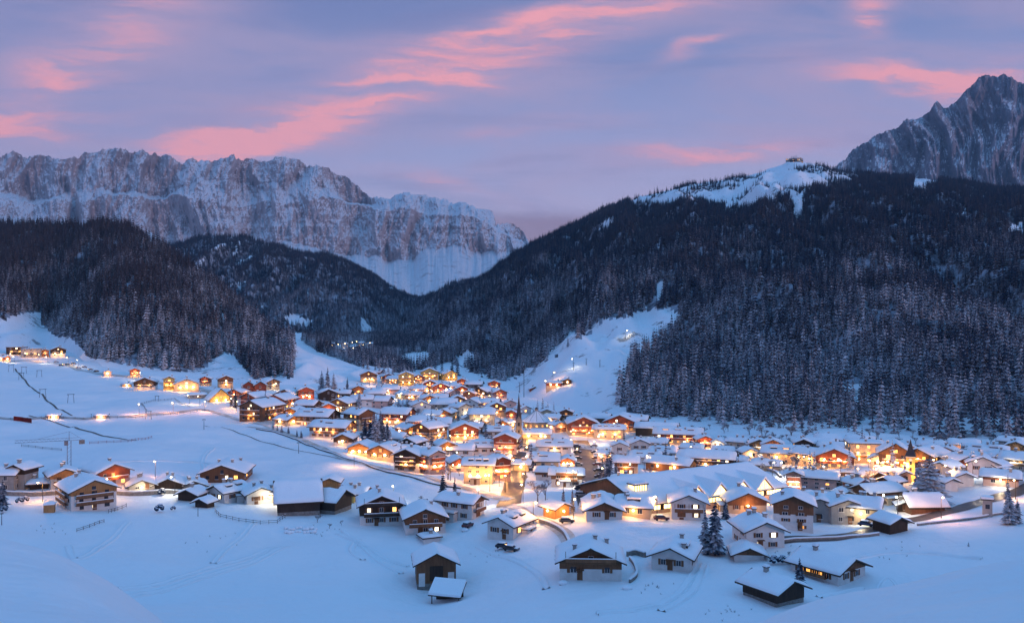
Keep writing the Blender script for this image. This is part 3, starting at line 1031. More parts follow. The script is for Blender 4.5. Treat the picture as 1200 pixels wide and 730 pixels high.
def snow_slab(m, w, d, pitch, H, og, oe, thick, nx, ny, seed, z0=0.0):
    """rounded blanket of snow over a gabled roof; profile across x, extruded along y with uneven depth"""
    xs = np.linspace(-1, 1, 2 * nx + 1); ysn = np.linspace(-1, 1, ny + 1)
    hw, hd = w / 2 + oe, d / 2 + og
    xs = np.sign(xs) * np.abs(xs) ** 0.9
    X, Y = np.meshgrid(xs * hw, ysn * hd)
    base = H + pitch * (w / 2 - np.abs(X)) + z0
    sm = H + pitch * (w / 2 - np.sqrt(X ** 2 + .25)) + z0
    ed = np.minimum(1, np.minimum((hw - np.abs(X)) / .9, (hd - np.abs(Y)) / .9))
    top = sm + thick * (0.22 + 0.78 * np.sqrt(np.clip(ed, 0, 1))) * (1 + .5 * perlin(X / 2.6, Y / 2.6, seed) + .2 * perlin(X / 1.1, Y / 1.1, seed + 9)) 
    b = len(m.v); k = m.mi('roof_snow'); c = 2 * nx + 1
    # uneven lip
    Xo = X.copy(); Yo = Y.copy()
    Xo[:, 0] -= .12 * rng.random(ny + 1); Xo[:, -1] += .12 * rng.random(ny + 1)
    for i in range(ny + 1):
        for j in range(c):
            m.v.append((Xo[i, j], Yo[i, j], top[i, j]))
    for i in range(ny):
        for j in range(c - 1):
            p = b + i * c + j
            m.f.append((p, p + 1, p + c + 1, p + c)); m.m.append(k)
    # skirt
    ring = [(0, j) for j in range(c)] + [(i, c - 1) for i in range(1, ny + 1)] + [(ny, j) for j in range(c - 2, -1, -1)] + [(i, 0) for i in range(ny - 1, 0, -1)]
    b2 = len(m.v)
    for (i, j) in ring:
        m.v.append((X[i, j], Y[i, j], base[i, j] - .02))
    n = len(ring)
    for q in range(n):
        r_ = (q + 1) % n
        a0 = b + ring[q][0] * c + ring[q][1]; a1 = b + ring[r_][0] * c + ring[r_][1]
        m.f.append((a1, a0, b2 + q, b2 + r_)); m.m.append(k)
    return m


STY = {  # lower wall, upper wall, height fraction where the upper wall starts, balcony wood, shutters
    'chalet': ('white_plaster', 'brown_wood', .62, 'brown_wood', 'brown_wood'),
    'darkchalet': ('white_plaster', 'dark_wood', .52, 'dark_wood', 'brown_wood'),
    'honey': ('white_plaster', 'honey_wood', .80, 'brown_wood', 'none'),
    'white': ('white_plaster', None, 1, 'brown_wood', 'brown_wood'),
    'whitegable': ('white_plaster', 'brown_wood', .93, 'brown_wood', 'brown_wood'),
    'cream': ('cream_plaster', None, 1, 'brown_wood', None),
    'creamchalet': ('cream_plaster', 'brown_wood', .7, 'brown_wood', 'brown_wood'),
    'pink': ('pink_plaster', None, 1, 'red_wood', None),
    'pinkchalet': ('pink_plaster', 'red_wood', .65, 'red_wood', None),
    'grey': ('grey_plaster', None, 1, 'dark_wood', None),
    'greywood': ('grey_plaster', 'dark_wood', .75, 'dark_wood', None),
    'yellow': ('yellow_plaster', None, 1, 'brown_wood', None),
    'wood': ('brown_wood', None, 1, 'brown_wood', 'none'),
    'honeywood': ('honey_wood', None, 1, 'brown_wood', 'none'),
    'red': ('red_wood', None, 1, 'red_wood', 'none'),
    'redchalet': ('cream_plaster', 'red_wood', .45, 'red_wood', None),
    'dark': ('dark_wood', None, 1, 'dark_wood', 'none'),
    'barn': ('stone', 'dark_wood', .28, 'dark_wood', 'none'),
    'woodbarn': ('stone', 'brown_wood', .28, 'dark_wood', 'none'),
}
CAT = {'chalet': 'house', 'hotel': 'hotel', 'house': 'house', 'barn': 'barn', 'garage': 'garage', 'shed': 'shed', 'apartment_house': 'house', 'hall': 'hall', 'hut': 'hut'}
HOUSES = []


def house(px, py, w, h, yaw, dr, style, lit, name, label, pitch=.42, dorm=0, flat=False, bal=None, win=True, at=None, lamps=None, chim=None, oe=1.1, og=1.3, light=WARM, group=None, floors=None, skip_front=False):
    p = hit(px, py) if at is None else np.array(at)
    Yd = p[1]; s = Yd / F
    if at is None and 430 < py < 562 and px > 270:
        w, h = (w * 1.06, h * 1.1) if 572 < px < 745 and py > 505 else (w * 1.2, h * 1.12)
    W, Hh = w * s, h * s
    D = W * dr
    az = atan2(p[0], p[1])
    th = radians(yaw) - az
    v = np.array([sin(az), cos(az)])
    ext = abs(D / 2 * cos(radians(yaw))) + abs(W / 2 * sin(radians(yaw)))
    c = p[:2] + v * ext * .95
    front = np.array([sin(th), -cos(th)]); right = np.array([cos(th), sin(th)])
    near = Yd < 330
    mid = Yd < 600
    root = empty(name, (c[0], c[1], p[2]), th)
    tag(root, label, CAT.get(name, name.replace('_', ' ')), group)
    lo, up, fr, bw, sh = STY[style]
    rs = random.Random(int(px * 131 + py * 17))
    zs = Hh * fr if up else Hh
    rise = 0 if flat else pitch * W / 2
    base = -5.0
    def sec(m, z0, z1, mat, grow, gable):
        x, y = W / 2 + grow, D / 2 + grow
        if gable and not flat:
            m.prism([(-x, z0), (x, z0), (x, z1), (0, z1 + pitch * x), (-x, z1)], -y, y, mat)
        else:
            m.box(-x, x, -y, y, z0, z1, mat)
    m = MB(); sec(m, base, zs, lo, 0, not up); m.build('wall', root)
    if up:
        m = MB(); sec(m, zs, Hh, up, .07, True); m.build('upper_wall', root)
    # roof
    m = MB()
    if flat:
        m.box(-W / 2 - .6, W / 2 + .6, -D / 2 - .6, D / 2 + .6, Hh, Hh + .35, 'roof_edge')
        roof = m.build('roof', root)
        sm = snow_slab(MB(), W, D, 0.0, Hh + .35, .6, .6, .5, 3, 5, rs.random() * 50)
        sm.build('snow_cover', roof, True)
    else:
        hw = W / 2 + oe
        t = .28
        for sg in (-1, 1):
            m.prism([(0, Hh + rise + .08), (sg * hw, Hh + rise - pitch * hw + .08), (sg * hw, Hh + rise - pitch * hw + .08 + t), (0, Hh + rise + .08 + t)][::(1 if sg < 0 else -1)][::-1], -D / 2 - og, D / 2 + og, 'roof_edge')
        roof = m.build('roof', root)
        nx, ny = (7, 12) if near else ((4, 6) if mid else (2, 3))
        snow_slab(MB(), W, D, pitch, Hh + .36, og - .08, oe - .08, .55 if near else .65, nx, ny, rs.random() * 50).build('snow_cover', roof, True)
    tocam = -v
    sides = [('f', front, W, Hh + (rise * .55 if not flat else 0), D / 2), ('r', right, D, Hh, W / 2), ('l', -right, D, Hh, W / 2)]
    zroof = lambda x: Hh + rise - pitch * abs(x) + .36
    # chimneys
    nc = (rs.choice((1, 2, 3)) if near else rs.choice((1, 2))) if chim is None else chim
    for k in range(nc if not flat else min(nc, 1)):
        x, y = rs.uniform(-.3, .3) * W, rs.uniform(-.35, .35) * D
        zz = zroof(x) if not flat else Hh + .3
        cm = MB().box(x - .4, x + .4, y - .4, y + .4, zz - .6, zz + 1.3, 'grey_plaster').box(x - .55, x + .55, y - .55, y + .55, zz + 1.3, zz + 1.45, 'slate').box(x - .5, x + .5, y - .5, y + .5, zz + 1.45, zz + 1.8, 'roof_snow')
        cm.build('chimney', roof)
    # dormers on the roof plane that shows
    if dorm and not flat:
        sg = 1 if np.dot(right, tocam) > 0 else -1
        xd = sg * W * .27
        for k in range(dorm):
            y = (k + .5 - dorm / 2) * D * .8 / dorm
            lw = min(D * .3 / dorm + .8, 4)
            z = zroof(xd)
            xi, xo = xd - sg * 1.4, xd + sg * .8
            dm = MB()
            dm.box(min(xi, xo), max(xi, xo), y - lw / 2, y + lw / 2, z - 1.0, z + .75, up or 'dark_wood')
            dm.box(min(xi, xo) - .2, max(xi, xo) + .2, y - lw / 2 - .2, y + lw / 2 + .2, z + .75, z + 1.25, 'roof_snow')
            xf = xo + sg * .03
            dm.poly([(xf, y - lw * .4, z - .35), (xf, y + lw * .4, z - .35), (xf, y + lw * .4, z + .55), (xf, y - lw * .4, z + .55)][::sg], 'lit_window' if lit >= 2 and rs.random() < .25 else 'dark_glass')
            dm.build('dormer', roof)
    fl = floors or max(1, int(round(Hh / 2.9)))
    fh = Hh / fl
    bstory = (fl - 1 if style not in ('white', 'grey', 'cream', 'dark', 'whitegable') else max(0, fl - 2)) if bal is None else bal
    if not win: bstory = 0 if bal is None else bal
    for (sd, nrm, L, top, off) in sides:
        vis = np.dot(nrm, tocam)
        if vis < 0.12 or (sd == 'f' and skip_front): continue
        rot = {'f': 0, 'r': pi / 2, 'l': -pi / 2}[sd]
        def place(o, a, z, out=0.0):
            if sd == 'f': o.location = (a, -off - out, z)
            elif sd == 'r': o.location = (off + out, a, z)
            else: o.location = (-off - out, -a, z)
            o.rotation_euler = (0, 0, rot)
        if win:
            ww = 1.15 if near else 1.3
            step = 3.1 if near else (3.6 if mid else 4.4)
            n = max(1, int((L - 1.4) / step))
            nrow = fl + (1 if (sd == 'f' and rise > 2.4 and not flat) else 0)
            for r_ in range(nrow):
                z = (r_ + .58) * fh if r_ < fl else Hh + rise * .22
                nn = n if r_ < fl else max(1, int(n * .45))
                span = L - 2.0 if r_ < fl else L * .42
                for q in range(nn):
                    if rs.random() < .10: continue
                    a = (q + .5 - nn / 2) * span / nn + rs.uniform(-.2, .2)
                    pr = (0.05, .16, .38, .72)[lit]
                    l_ = (1 if rs.random() < .75 else 2) if rs.random() < pr else 0
                    wd = MB
                    o = bpy.data.objects.new('window', WIN[(l_, sh if near or mid else None)])
                    grow = .07 if (up and z > zs) else 0
                    place(o, a, z, grow + .01)
                    o.scale = (ww * (1.25 if rs.random() < .25 else 1), 1, min(1.35, fh * .5))
                    link(o, root)
        # balconies
        if bstory and (sd == 'f' or (lit >= 2 and vis > .5) or name == 'hotel'):
            bl = L * (.82 if sd == 'f' else .7)
            for r_ in range(1, bstory + 1):
                z = r_ * fh
                b_ = MB()
                b_.box(-bl / 2, bl / 2, -1.25, -.09, -.12, .02, bw)
                b_.box(-bl / 2, bl / 2, -1.25, -1.17, .12, .95, bw)
                b_.box(-bl / 2, bl / 2, -1.30, -1.12, .95, 1.12, 'roof_snow')
                nb = max(2, int(bl / 4))
                for i in range(nb + 1):
                    xx = -bl / 2 + .06 + (bl - .12) * i / nb
                    b_.box(xx - .06, xx + .06, -1.16, -1.04, .02, min(fh, 2.6) - .1, bw)
                o = b_.build('balcony', root)
                place(o, 0, z, .07)
        # entrance
        if near and sd == 'f' and win:
            o = MB().box(-.6, .6, -.06, .02, 0, 2.1, 'brown_wood').box(-.9, .9, -.9, .02, 2.3, 2.42, bw).build('door', root)
            place(o, rs.uniform(-.25, .25) * L, 0.05, .02)
        # lean-to porch with its own snow cap
        if near and win and not 960 < px < 980 and sd in 'rl' and vis > .2 and rs.random() < .6:
            pw = min(4.5, L * .35)
            o = MB().box(-pw / 2, pw / 2, -2.2, -.02, -3, 2.2, lo).box(-pw / 2 - .3, pw / 2 + .3, -2.6, -.02, 2.2, 2.36, 'roof_edge').box(-pw / 2 - .22, pw / 2 + .22, -2.5, -.02, 2.36, 2.85, 'roof_snow').box(-.5, .5, -2.24, -2.2, 0, 2.0, 'brown_wood').build('porch', root)
            place(o, rs.uniform(-.22, .22) * L, 0, .02)
        # lamps on the wall, throwing light over the snow in front
        nl = (0, 0, 1, 2)[lit] if lamps is None else lamps
        if vis > .45 and nl:
            for k in range(nl):
                a = ((k + .5) / nl - .5) * L * .8
                o = bpy.data.objects.new('wall_lamp', BIGLAMPM if not near else LAMPM)
                link(o, root)
                place(o, a, min(3.2, Hh * .7), .65)
                lo_ = link(bpy.data.objects.new('lamp_light', light), o)
                lo_.location = (0, -1.6, .2)
    HOUSES.append((c[0], c[1], max(W, D) / 2, px, py))
    return root


H = house
# --- left foreground hamlet
H(4, 577, 30, 20, 62, 1.3, 'grey', 0, 'house', 'grey-brown house cut by the left edge of the photo, gable to the right', chim=1)
H(27, 574, 22, 24, -38, 1.1, 'greywood', 0, 'house', 'tall olive-brown house second from the left edge, without lit windows', win=False)
H(48, 573, 24, 6, 80, .8, 'dark', 0, 'garage', 'low dark garage under deep snow between the olive-brown house and the wood-gabled chalet', pitch=.2, win=False)
H(74, 574, 31, 17, 8, 1.1, 'honey', 1, 'chalet', 'white chalet with honey-coloured wooden gable behind the big balconied guesthouse')
H(102, 599, 50, 24, 14, 1.25, 'honey', 1, 'hotel', 'big white four-storey guesthouse with honey-coloured timber gable and balconies at lower left', bal=2, floors=3)
H(124, 571, 38, 17, 22, 1.2, 'pinkchalet', 3, 'chalet', 'chalet with red glowing balconies right behind the big white guesthouse', lamps=1)
H(165, 574, 28, 5, 4, 1.1, 'grey', 0, 'house', 'low grey gabled house with one bright lamp beside the straight road wall', lamps=1, light=WHITE, floors=1)
H(198, 573, 31, 5, -4, 1.1, 'dark', 0, 'house', 'low house with dark timber gable, middle one of three behind the road wall', floors=1, win=False)
H(226, 574, 28, 4, 3, 1.1, 'grey', 0, 'house', 'low pale gabled house between the dark-gabled house and the long brown chalet', floors=1)
H(266, 566, 50, 11, -12, 1.1, 'wood', 2, 'chalet', 'long dark brown chalet with a row of small lit windows above the white farmhouses', lamps=0, pitch=.36)
H(268, 590, 30, 13, -52, 1.2, 'white', 1, 'house', 'white farmhouse with one reddish lit doorway, dormers on its roof', dorm=2)
H(302, 591, 32, 12, 12, 1.1, 'white', 0, 'house', 'white gabled farmhouse with dark windows beside the huge snowy barn', lamps=0)
H(322, 590, 18, 11, 60, 1.0, 'cream', 1, 'house', 'small cream house end wall squeezed between white farmhouse and huge barn', pitch=.3, lamps=1, light=WHITE)
H(226, 588, 24, 8, -30, 1.0, 'dark', 0, 'shed', 'dark open shed left of the white farmhouses, larger of two', win=False)
H(240, 595, 16, 6, -35, .9, 'dark', 0, 'shed', 'little dark shed in front of the larger open shed', win=False, chim=0)
H(349, 604, 60, 17, 92, .80, 'barn', 0, 'barn', 'huge dark timber barn with the broadest snow-covered roof in the foreground', pitch=.62, win=False, chim=0)
H(386, 603, 38, 15, 58, 1.0, 'barn', 0, 'barn', 'dark barn with steep tilted snowy roof, right of the huge barn', pitch=.5, win=False, chim=0)
H(388, 577, 20, 12, -8, 1.0, 'honeywood', 0, 'shed', 'bare honey-coloured wooden hut peeping over the two dark barns', win=False, chim=0)
H(416, 588, 26, 9, 72, 1.1, 'yellow', 1, 'house', 'low ochre house right behind the dark barns', pitch=.35)
H(446, 616, 50, 24, 3, 1.0, 'darkchalet', 1, 'chalet', 'white chalet with nearly black timber upper floor and balcony, one lamp-lit ground window', bal=2)
H(496, 626, 47, 19, 6, 1.1, 'chalet', 0, 'chalet', 'chalet with plain brown timber gable directly behind the lone dark barn')
H(540, 611, 28, 21, 58, 1.7, 'whitegable', 0, 'house', 'long white house with reddish balcony on its gable, below two snowy spruces', bal=1)
H(598, 633, 36, 17, -32, 1.25, 'white', 0, 'house', 'white house with roof dormers and rows of little dark windows beside the road bend', dorm=2)
H(503, 637, 20, 6, 20, 1.0, 'white', 0, 'garage', 'small low garage with flat snow cap between brown-gabled chalet and lone barn', flat=True, win=False)
BARN = H(510, 692, 45, 32, 4, .95, 'woodbarn', 0, 'barn', 'lone tall timber barn with stone base and two pale doors in the open foreground snow', win=False, chim=0, pitch=.5)
H(691, 680, 72, 22, 2, .85, 'chalet', 0, 'chalet', 'broad chalet, brown timber above and white below, with outside stair, on the near snow slope', dorm=0, chim=3, bal=1)
H(791, 669, 46, 16, -10, 1.2, 'white', 1, 'house', 'white gabled house with a single orange window left of the two big spruces', dorm=1)
H(706, 609, 42, 11, 4, 1.5, 'whitegable', 0, 'house', 'white hall-like house with brown half-timbered gable facing the near field')
H(744, 606, 38, 12, 85, 1.0, 'cream', 1, 'house', 'cream wing with roof dormer band right of the half-timbered gable', dorm=1, lamps=1, chim=3)
H(652, 608, 22, 12, 40, 1.0, 'honeywood', 1, 'shed', 'small wooden shed lit by the lamp beside the dark road bend', win=False, lamps=1, chim=0)
H(806, 609, 40, 20, 3, 1.1, 'white', 1, 'house', 'white three-storey house with balcony just below the lit hall roof', bal=1)
H(870, 603, 44, 15, 14, 1.1, 'creamchalet', 2, 'chalet', 'chalet glowing orange under its gable, right behind the two big spruces', lamps=1)
H(888, 645, 46, 22, 20, 1.1, 'white', 1, 'house', 'white house with shutters and one yellow window right of the two big spruces')
H(876, 658, 34, 8, 8, .9, 'whitegable', 0, 'garage', 'low garage with brown and white gable in front of the shuttered white house', win=False, chim=0, floors=1)
H(929, 621, 44, 30, 2, 1.0, 'chalet', 1, 'hotel', 'four-storey white block with brown timber top floor in the right foreground village', floors=4, bal=0)
H(961, 612, 20, 24, 0, 1.3, 'grey', 0, 'apartment_house', 'narrow grey block with dark timber bay next to the four-storey white block', pitch=.3)
H(985, 615, 36, 22, 20, 1.1, 'grey', 0, 'apartment_house', 'grey-beige block with outside stair, middle of the beige row', pitch=.35, chim=2)
H(1012, 615, 40, 20, 82, .9, 'cream', 1, 'apartment_house', 'beige block with recessed balcony and one lit lamp above the small dark barn', pitch=.4, bal=0, lamps=1, light=WHITE)
COT = H(970, 684, 56, 14, 56, 1.15, 'whitegable', 1, 'house', 'white cottage with reddish gable and glowing orange veranda in the lower right field', chim=2, pitch=.40)
H(906, 711, 46, 17, 48, 1.15, 'barn', 0, 'barn', 'near-black timber barn at the bottom right, gable to the right', win=False, chim=1)
H(1043, 626, 26, 13, 42, 1.1, 'dark', 0, 'barn', 'small black barn with snow roof beside the winding grey road', win=False, chim=0)
H(1029, 593, 30, 15, -48, 1.6, 'creamchalet', 0, 'chalet', 'pale chalet with wide bright snow roof and dark gable facing left', chim=2)
H(1080, 603, 30, 10, -62, 1.35, 'wood', 1, 'house', 'brown house with tall tilted white roof and bright corner lamp left of the great tree', pitch=.75, win=False, chim=2)
H(1060, 600, 16, 8, 10, .9, 'dark', 2, 'hut', 'tiny dark hut with two lit windows left of the tall tilted roof', lamps=0)
H(1173, 570, 26, 11, 88, 1.4, 'pinkchalet', 1, 'house', 'pinkish house with broad snow roof above the road at the right', dorm=0, lamps=1, light=WHITE)
H(1110, 577, 16, 12, 35, 1.0, 'white', 1, 'garage', 'white garage block right of the great dark tree', win=False)
H(1127, 571, 20, 12, 20, 1.0, 'white', 0, 'garage', 'second white garage block with dark gates right of the great dark tree', win=False)
H(1192, 552, 24, 12, 80, 1.0, 'greywood', 2, 'house', 'grey house at the right edge with a bright white lamp', lamps=1, light=WHITE)
H(1155, 538, 22, 8, 88, 1.7, 'dark', 0, 'house', 'long low dark green-grey house near the right edge below the wood', dorm=2)
H(1193, 535, 18, 11, -10, 1.0, 'dark', 1, 'house', 'dark gabled house at the right edge under the wood', lamps=1, light=WHITE)
H(1130, 529, 18, 7, 88, 1.4, 'pink', 1, 'house', 'rosy house under a plain snow roof at the wood edge right of the bell tower', lamps=1)
H(1150, 556, 26, 12, 5, 1.1, 'white', 1, 'house', 'white house with dormers left of the pinkish road house', dorm=2)
H(1125, 553, 20, 11, 30, 1.2, 'pinkchalet', 2, 'house', 'warmly lit pink house behind the white garages')
H(1108, 560, 22, 10, -20, 1.1, 'white', 1, 'house', 'pale house with purplish snow roof directly right of the great dark tree crown')
H(1086, 549, 28, 13, -22, 1.4, 'wood', 3, 'hotel', 'brown timber hotel right of the yellow bell tower', lamps=1)
H(1049, 550, 30, 17, 2, 1.1, 'wood', 3, 'hotel', 'dark timber hotel with lit window rows left of the yellow bell tower', lamps=3, pitch=.6)
H(1030, 549, 16, 10, -5, 1.0, 'white', 2, 'house', 'low white annex with stacked snow between the bright flat hotel and the timber hotel')
H(1014, 543, 34, 20, 12, .8, 'cream', 3, 'hotel', 'brightest flat-roofed yellow hotel at the right under the wood', flat=True, lamps=3)
H(976, 549, 36, 12, 4, 1.0, 'redchalet', 3, 'hotel', 'gabled hotel with blazing ground floor left of the flat yellow hotel', lamps=3)
H(950, 547, 22, 12, 60, 1.3, 'cream', 3, 'hotel', 'cream hotel with glowing arcade, second left of the flat yellow hotel', lamps=2)
H(922, 544, 26, 11, 86, 1.7, 'cream', 2, 'hotel', 'long cream building with dormers right of the twin glowing chalets', dorm=3, lamps=2)
H(889, 532, 17, 11, 4, 1.0, 'darkchalet', 2, 'chalet', 'left one of the twin chalets at the wood foot, darker', lamps=1, light=WHITE)
H(905, 533, 20, 11, 4, 1.0, 'creamchalet', 3, 'chalet', 'right one of the twin chalets at the wood foot, glowing orange', lamps=2)
H(990, 521, 24, 4, 86, 2.2, 'grey', 0, 'hall', 'long low grey hall roof above the gabled hotel at the wood foot', pitch=.3, win=False)
H(958, 526, 20, 5, 80, 1.8, 'cream', 1, 'house', 'low house with broad snow roof above the cream arcade hotel', pitch=.35)
H(930, 578, 17, 22, 0, 1.0, 'pink', 1, 'house', 'slim pinkish gabled house floodlit at its foot beside the lit hall', lamps=2, light=WHITE, floors=4)
H(958, 574, 22, 14, 84, 2.0, 'pink', 0, 'apartment_house', 'long plain rose-white block with three rows of small dark windows', floors=3, bal=0)
H(964, 592, 15, 9, 6, 1.0, 'pinkchalet', 2, 'house', 'small pink gabled house in front of the long rose-white block', lamps=1)
H(946, 589, 14, 8, -15, 1.0, 'pink', 1, 'house', 'smallest pink house at the foot of the floodlit slim house')
H(1003, 579, 19, 12, 42, 1.1, 'pinkchalet', 1, 'chalet', 'rosy chalet with red balconies behind the pale chalet with wide roof')
H(1044, 575, 18, 10, -38, 1.1, 'chalet', 1, 'house', 'house with dark gable left of the great dark tree')
H(1022, 567, 18, 9, 30, 1.1, 'darkchalet', 0, 'house', 'dark-gabled house behind the wide bright snow roof')
H(1058, 566, 14, 10, 20, 1.1, 'pink', 1, 'house', 'narrow rosy house tucked left of the great dark tree')
# --- town centre
H(786, 555, 22, 9, 68, 2.0, 'wood', 2, 'hotel', 'low brown hotel with glowing ground floor at the upper left corner of the lit hall', lamps=2)
H(829, 553, 24, 14, 82, 2.2, 'darkchalet', 2, 'hotel', 'long hotel with stacked dark balconies just above the lit hall roof', lamps=1, floors=3, bal=2)
H(862, 545, 14, 5, 85, 1.6, 'dark', 0, 'shed', 'low dark shed at the right end of the long balconied hotel', win=False)
H(726, 538, 17, 14, 2, 1.0, 'white', 0, 'house', 'white gabled house with two dark upper windows above the broad parking street')
H(734, 557, 21, 14, 88, 1.2, 'creamchalet', 2, 'house', 'small cream house with lamp at its door under the white gabled house', lamps=1)
H(757, 545, 20, 8, 85, 1.4, 'white', 0, 'house', 'low pale house with dormers between white gabled house and long balconied hotel', dorm=2)
H(778, 538, 18, 7, 80, 1.4, 'white', 1, 'house', 'low white house with two roof dormers below the red-glowing hotel', dorm=2)
H(795, 521, 24, 11, 88, 1.9, 'redchalet', 3, 'hotel', 'hotel with dormer band and red-glowing terrace near the wood edge', dorm=3, lamps=2)
H(770, 511, 20, 8, 84, 2.0, 'dark', 0, 'hotel', 'dark long building with one white floodlight at the wood edge', lamps=1, light=WHITE, win=False)
H(824, 526, 14, 10, 15, 1.0, 'redchalet', 3, 'house', 'little house flooded in red-orange light at the wood edge', lamps=2, light=PINKL)
H(843, 529, 13, 9, -15, 1.1, 'white', 1, 'house', 'small white house right of the red-orange flooded house', light=WHITE, lamps=1)
H(864, 527, 12, 8, 70, 1.5, 'grey', 0, 'house', 'grey-blue roofed house between the small white house and the twin chalets')
H(714, 515, 18, 11, 88, 1.9, 'cream', 2, 'hotel', 'cream palace-like hotel with tall slim windows above the parking street', dorm=4, lamps=2, bal=0)
H(682, 511, 34, 13, 6, 1.0, 'redchalet', 3, 'hotel', 'large chalet hotel glowing orange over all balconies, right of the market roofs', lamps=3)
H(729, 506, 36, 10, -8, 1.0, 'redchalet', 3, 'hotel', 'second large orange-lit chalet hotel, behind the cream palace-like one', lamps=2)
H(745, 499, 18, 6, 80, 1.3, 'dark', 1, 'house', 'low dark house with snow roof behind the second orange chalet hotel')
H(703, 497, 16, 6, 70, 1.3, 'wood', 1, 'house', 'low brown house in the gap behind the two orange chalet hotels')
H(650, 533, 24, 9, 89, 1.5, 'white', 1, 'hotel', 'upper part of the L-shaped complex with long dark dormers right of the church street', dorm=2, lamps=1)
H(637, 549, 30, 8, 88, 1.1, 'cream', 1, 'hotel', 'lower part of the L-shaped complex with wide roof and dotted vents', dorm=1, chim=3)
H(665, 549, 16, 8, 0, 1.0, 'pinkchalet', 3, 'hotel', 'pink inn with brightly lit terrace beside the parking street', lamps=3)
H(640, 563, 18, 10, 80, 1.2, 'chalet', 1, 'chalet', 'low left wing beside the chalet with two red balconies')
H(664, 570, 24, 14, 90, 1.5, 'chalet', 2, 'chalet', 'chalet with two red balconies above the snowy park', bal=2, lamps=1)
H(641, 491, 13, 7, 0, 1.0, 'cream', 1, 'house', 'small house with gable right behind the round pavilion roof')
H(664, 493, 12, 9, -5, 1.0, 'creamchalet', 1, 'house', 'tall narrow house above the large orange chalet hotel')
H(653, 507, 14, 8, 30, 1.0, 'pink', 2, 'house', 'rosy house between the pavilion and the large orange chalet hotel', lamps=1)
H(627, 515, 18, 6, 88, 1.9, 'cream', 2, 'house', 'long low house with snow strip roof in front of the round pavilion', lamps=2)
H(562, 567, 26, 22, 82, 1.3, 'cream', 2, 'hotel', 'big cream hotel with curved dormers and garland-lit ground floor left of the church street', dorm=3, lamps=3, floors=4, bal=0)
H(584, 563, 22, 22, 20, 1.1, 'pinkchalet', 3, 'hotel', 'glowing right wing of the big cream hotel with lit balconies', lamps=2)
H(594, 533, 25, 17, -8, 1.1, 'pinkchalet', 3, 'hotel', 'rosy hotel with red balconies left of the church street top', lamps=2)
H(590, 548, 16, 8, 60, 1.2, 'pink', 2, 'house', 'low rosy house between the rosy hotel and the cream hotel wing', lamps=1)
H(543, 517, 27, 12, 6, 1.0, 'redchalet', 3, 'hotel', 'hotel with three orange-lit balcony rows in the middle of the village', lamps=3)
H(568, 533, 24, 8, 88, 1.2, 'white', 1, 'house', 'broad snow roof with eyebrow dormers behind the big cream hotel', dorm=3)
H(583, 512, 20, 6, 88, 1.4, 'white', 0, 'house', 'low white house with flat broad roof left of the church', dorm=1)
H(565, 499, 20, 12, 86, 1.2, 'cream', 2, 'house', 'cream house with yellow lamps above the orange balcony hotel', lamps=2, light=WHITE)
H(581, 488, 18, 10, 6, 1.0, 'creamchalet', 2, 'chalet', 'yellow-lit chalet left of the church spire', lamps=1)
H(602, 493, 12, 8, -20, 1.0, 'pinkchalet', 3, 'house', 'small orange-lit house touching the church on its left', lamps=1)
H(540, 490, 16, 11, 30, 1.1, 'grey', 1, 'house', 'grey house with one white lamp in front of the dark-gabled lit chalet', lamps=1, light=WHITE)
H(504, 518, 22, 14, -42, 1.2, 'creamchalet', 3, 'chalet', 'chalet with illuminated gable facing left in the village centre', lamps=1)
H(498, 540, 22, 7, 86, 1.3, 'pinkchalet', 1, 'house', 'low house under a plain rectangular snow roof in front of the illuminated gable')
H(482, 553, 26, 17, -22, 1.0, 'darkchalet', 2, 'hotel', 'hotel with two dark balconied bays at the village edge above the meadow', lamps=1, floors=4)
H(507, 556, 18, 20, 30, 1.0, 'pink', 2, 'hotel', 'pink tower-like hotel wing with glowing entrance at the village edge', lamps=2, floors=4)
H(426, 535, 24, 8, -18, 1.0, 'creamchalet', 3, 'chalet', 'left one of two low chalets with strings of lamps at the meadow edge', lamps=3)
H(453, 541, 28, 10, -24, 1.1, 'creamchalet', 3, 'chalet', 'right one of two low chalets with strings of lamps at the meadow edge', lamps=2, dorm=1)
H(484, 529, 18, 9, -30, 1.1, 'dark', 1, 'house', 'dark house with snow roof behind the hotel with two balconied bays')
H(463, 522, 20, 7, 60, 1.2, 'white', 0, 'house', 'low pale house behind the right lamp-strung chalet')
H(446, 519, 12, 5, -10, 1.0, 'dark', 0, 'shed', 'small dark shed among the spruces in the village')
H(421, 505, 20, 17, 38, 1.2, 'creamchalet', 1, 'house', 'tall house with blank brown side wall left of the spruce group')
H(466, 499, 22, 12, 65, 1.3, 'redchalet', 3, 'hotel', 'hotel with a solid orange-lit balcony band right of the spruce group', lamps=2)
H(494, 502, 20, 7, 80, 1.2, 'pinkchalet', 3, 'house', 'low house with one orange lit band under a flat snow roof in the village', lamps=1)
H(515, 503, 20, 6, 86, 1.1, 'white', 1, 'house', 'low white house with dark roof slots behind the illuminated gable')
H(390, 515, 24, 12, 62, 1.6, 'chalet', 2, 'chalet', 'chalet with big snow roof and bright ground lamps by the meadow corner', dorm=1, lamps=2)
H(372, 501, 26, 11, 60, 1.4, 'darkchalet', 1, 'chalet', 'dark-gabled chalet with two roof hatches behind the meadow corner', dorm=2)
H(307, 494, 28, 15, -38, 1.2, 'wood', 2, 'chalet', 'brown-gabled chalet at the meadow edge with orange ground lamp', lamps=1)
H(300, 477, 18, 10, -40, 1.3, 'red', 1, 'chalet', 'red-brown gabled chalet behind the one with the orange ground lamp')
H(330, 480, 22, 10, -30, 1.2, 'redchalet', 2, 'chalet', 'red-brown house with lit lower floor under a double snow roof', lamps=1)
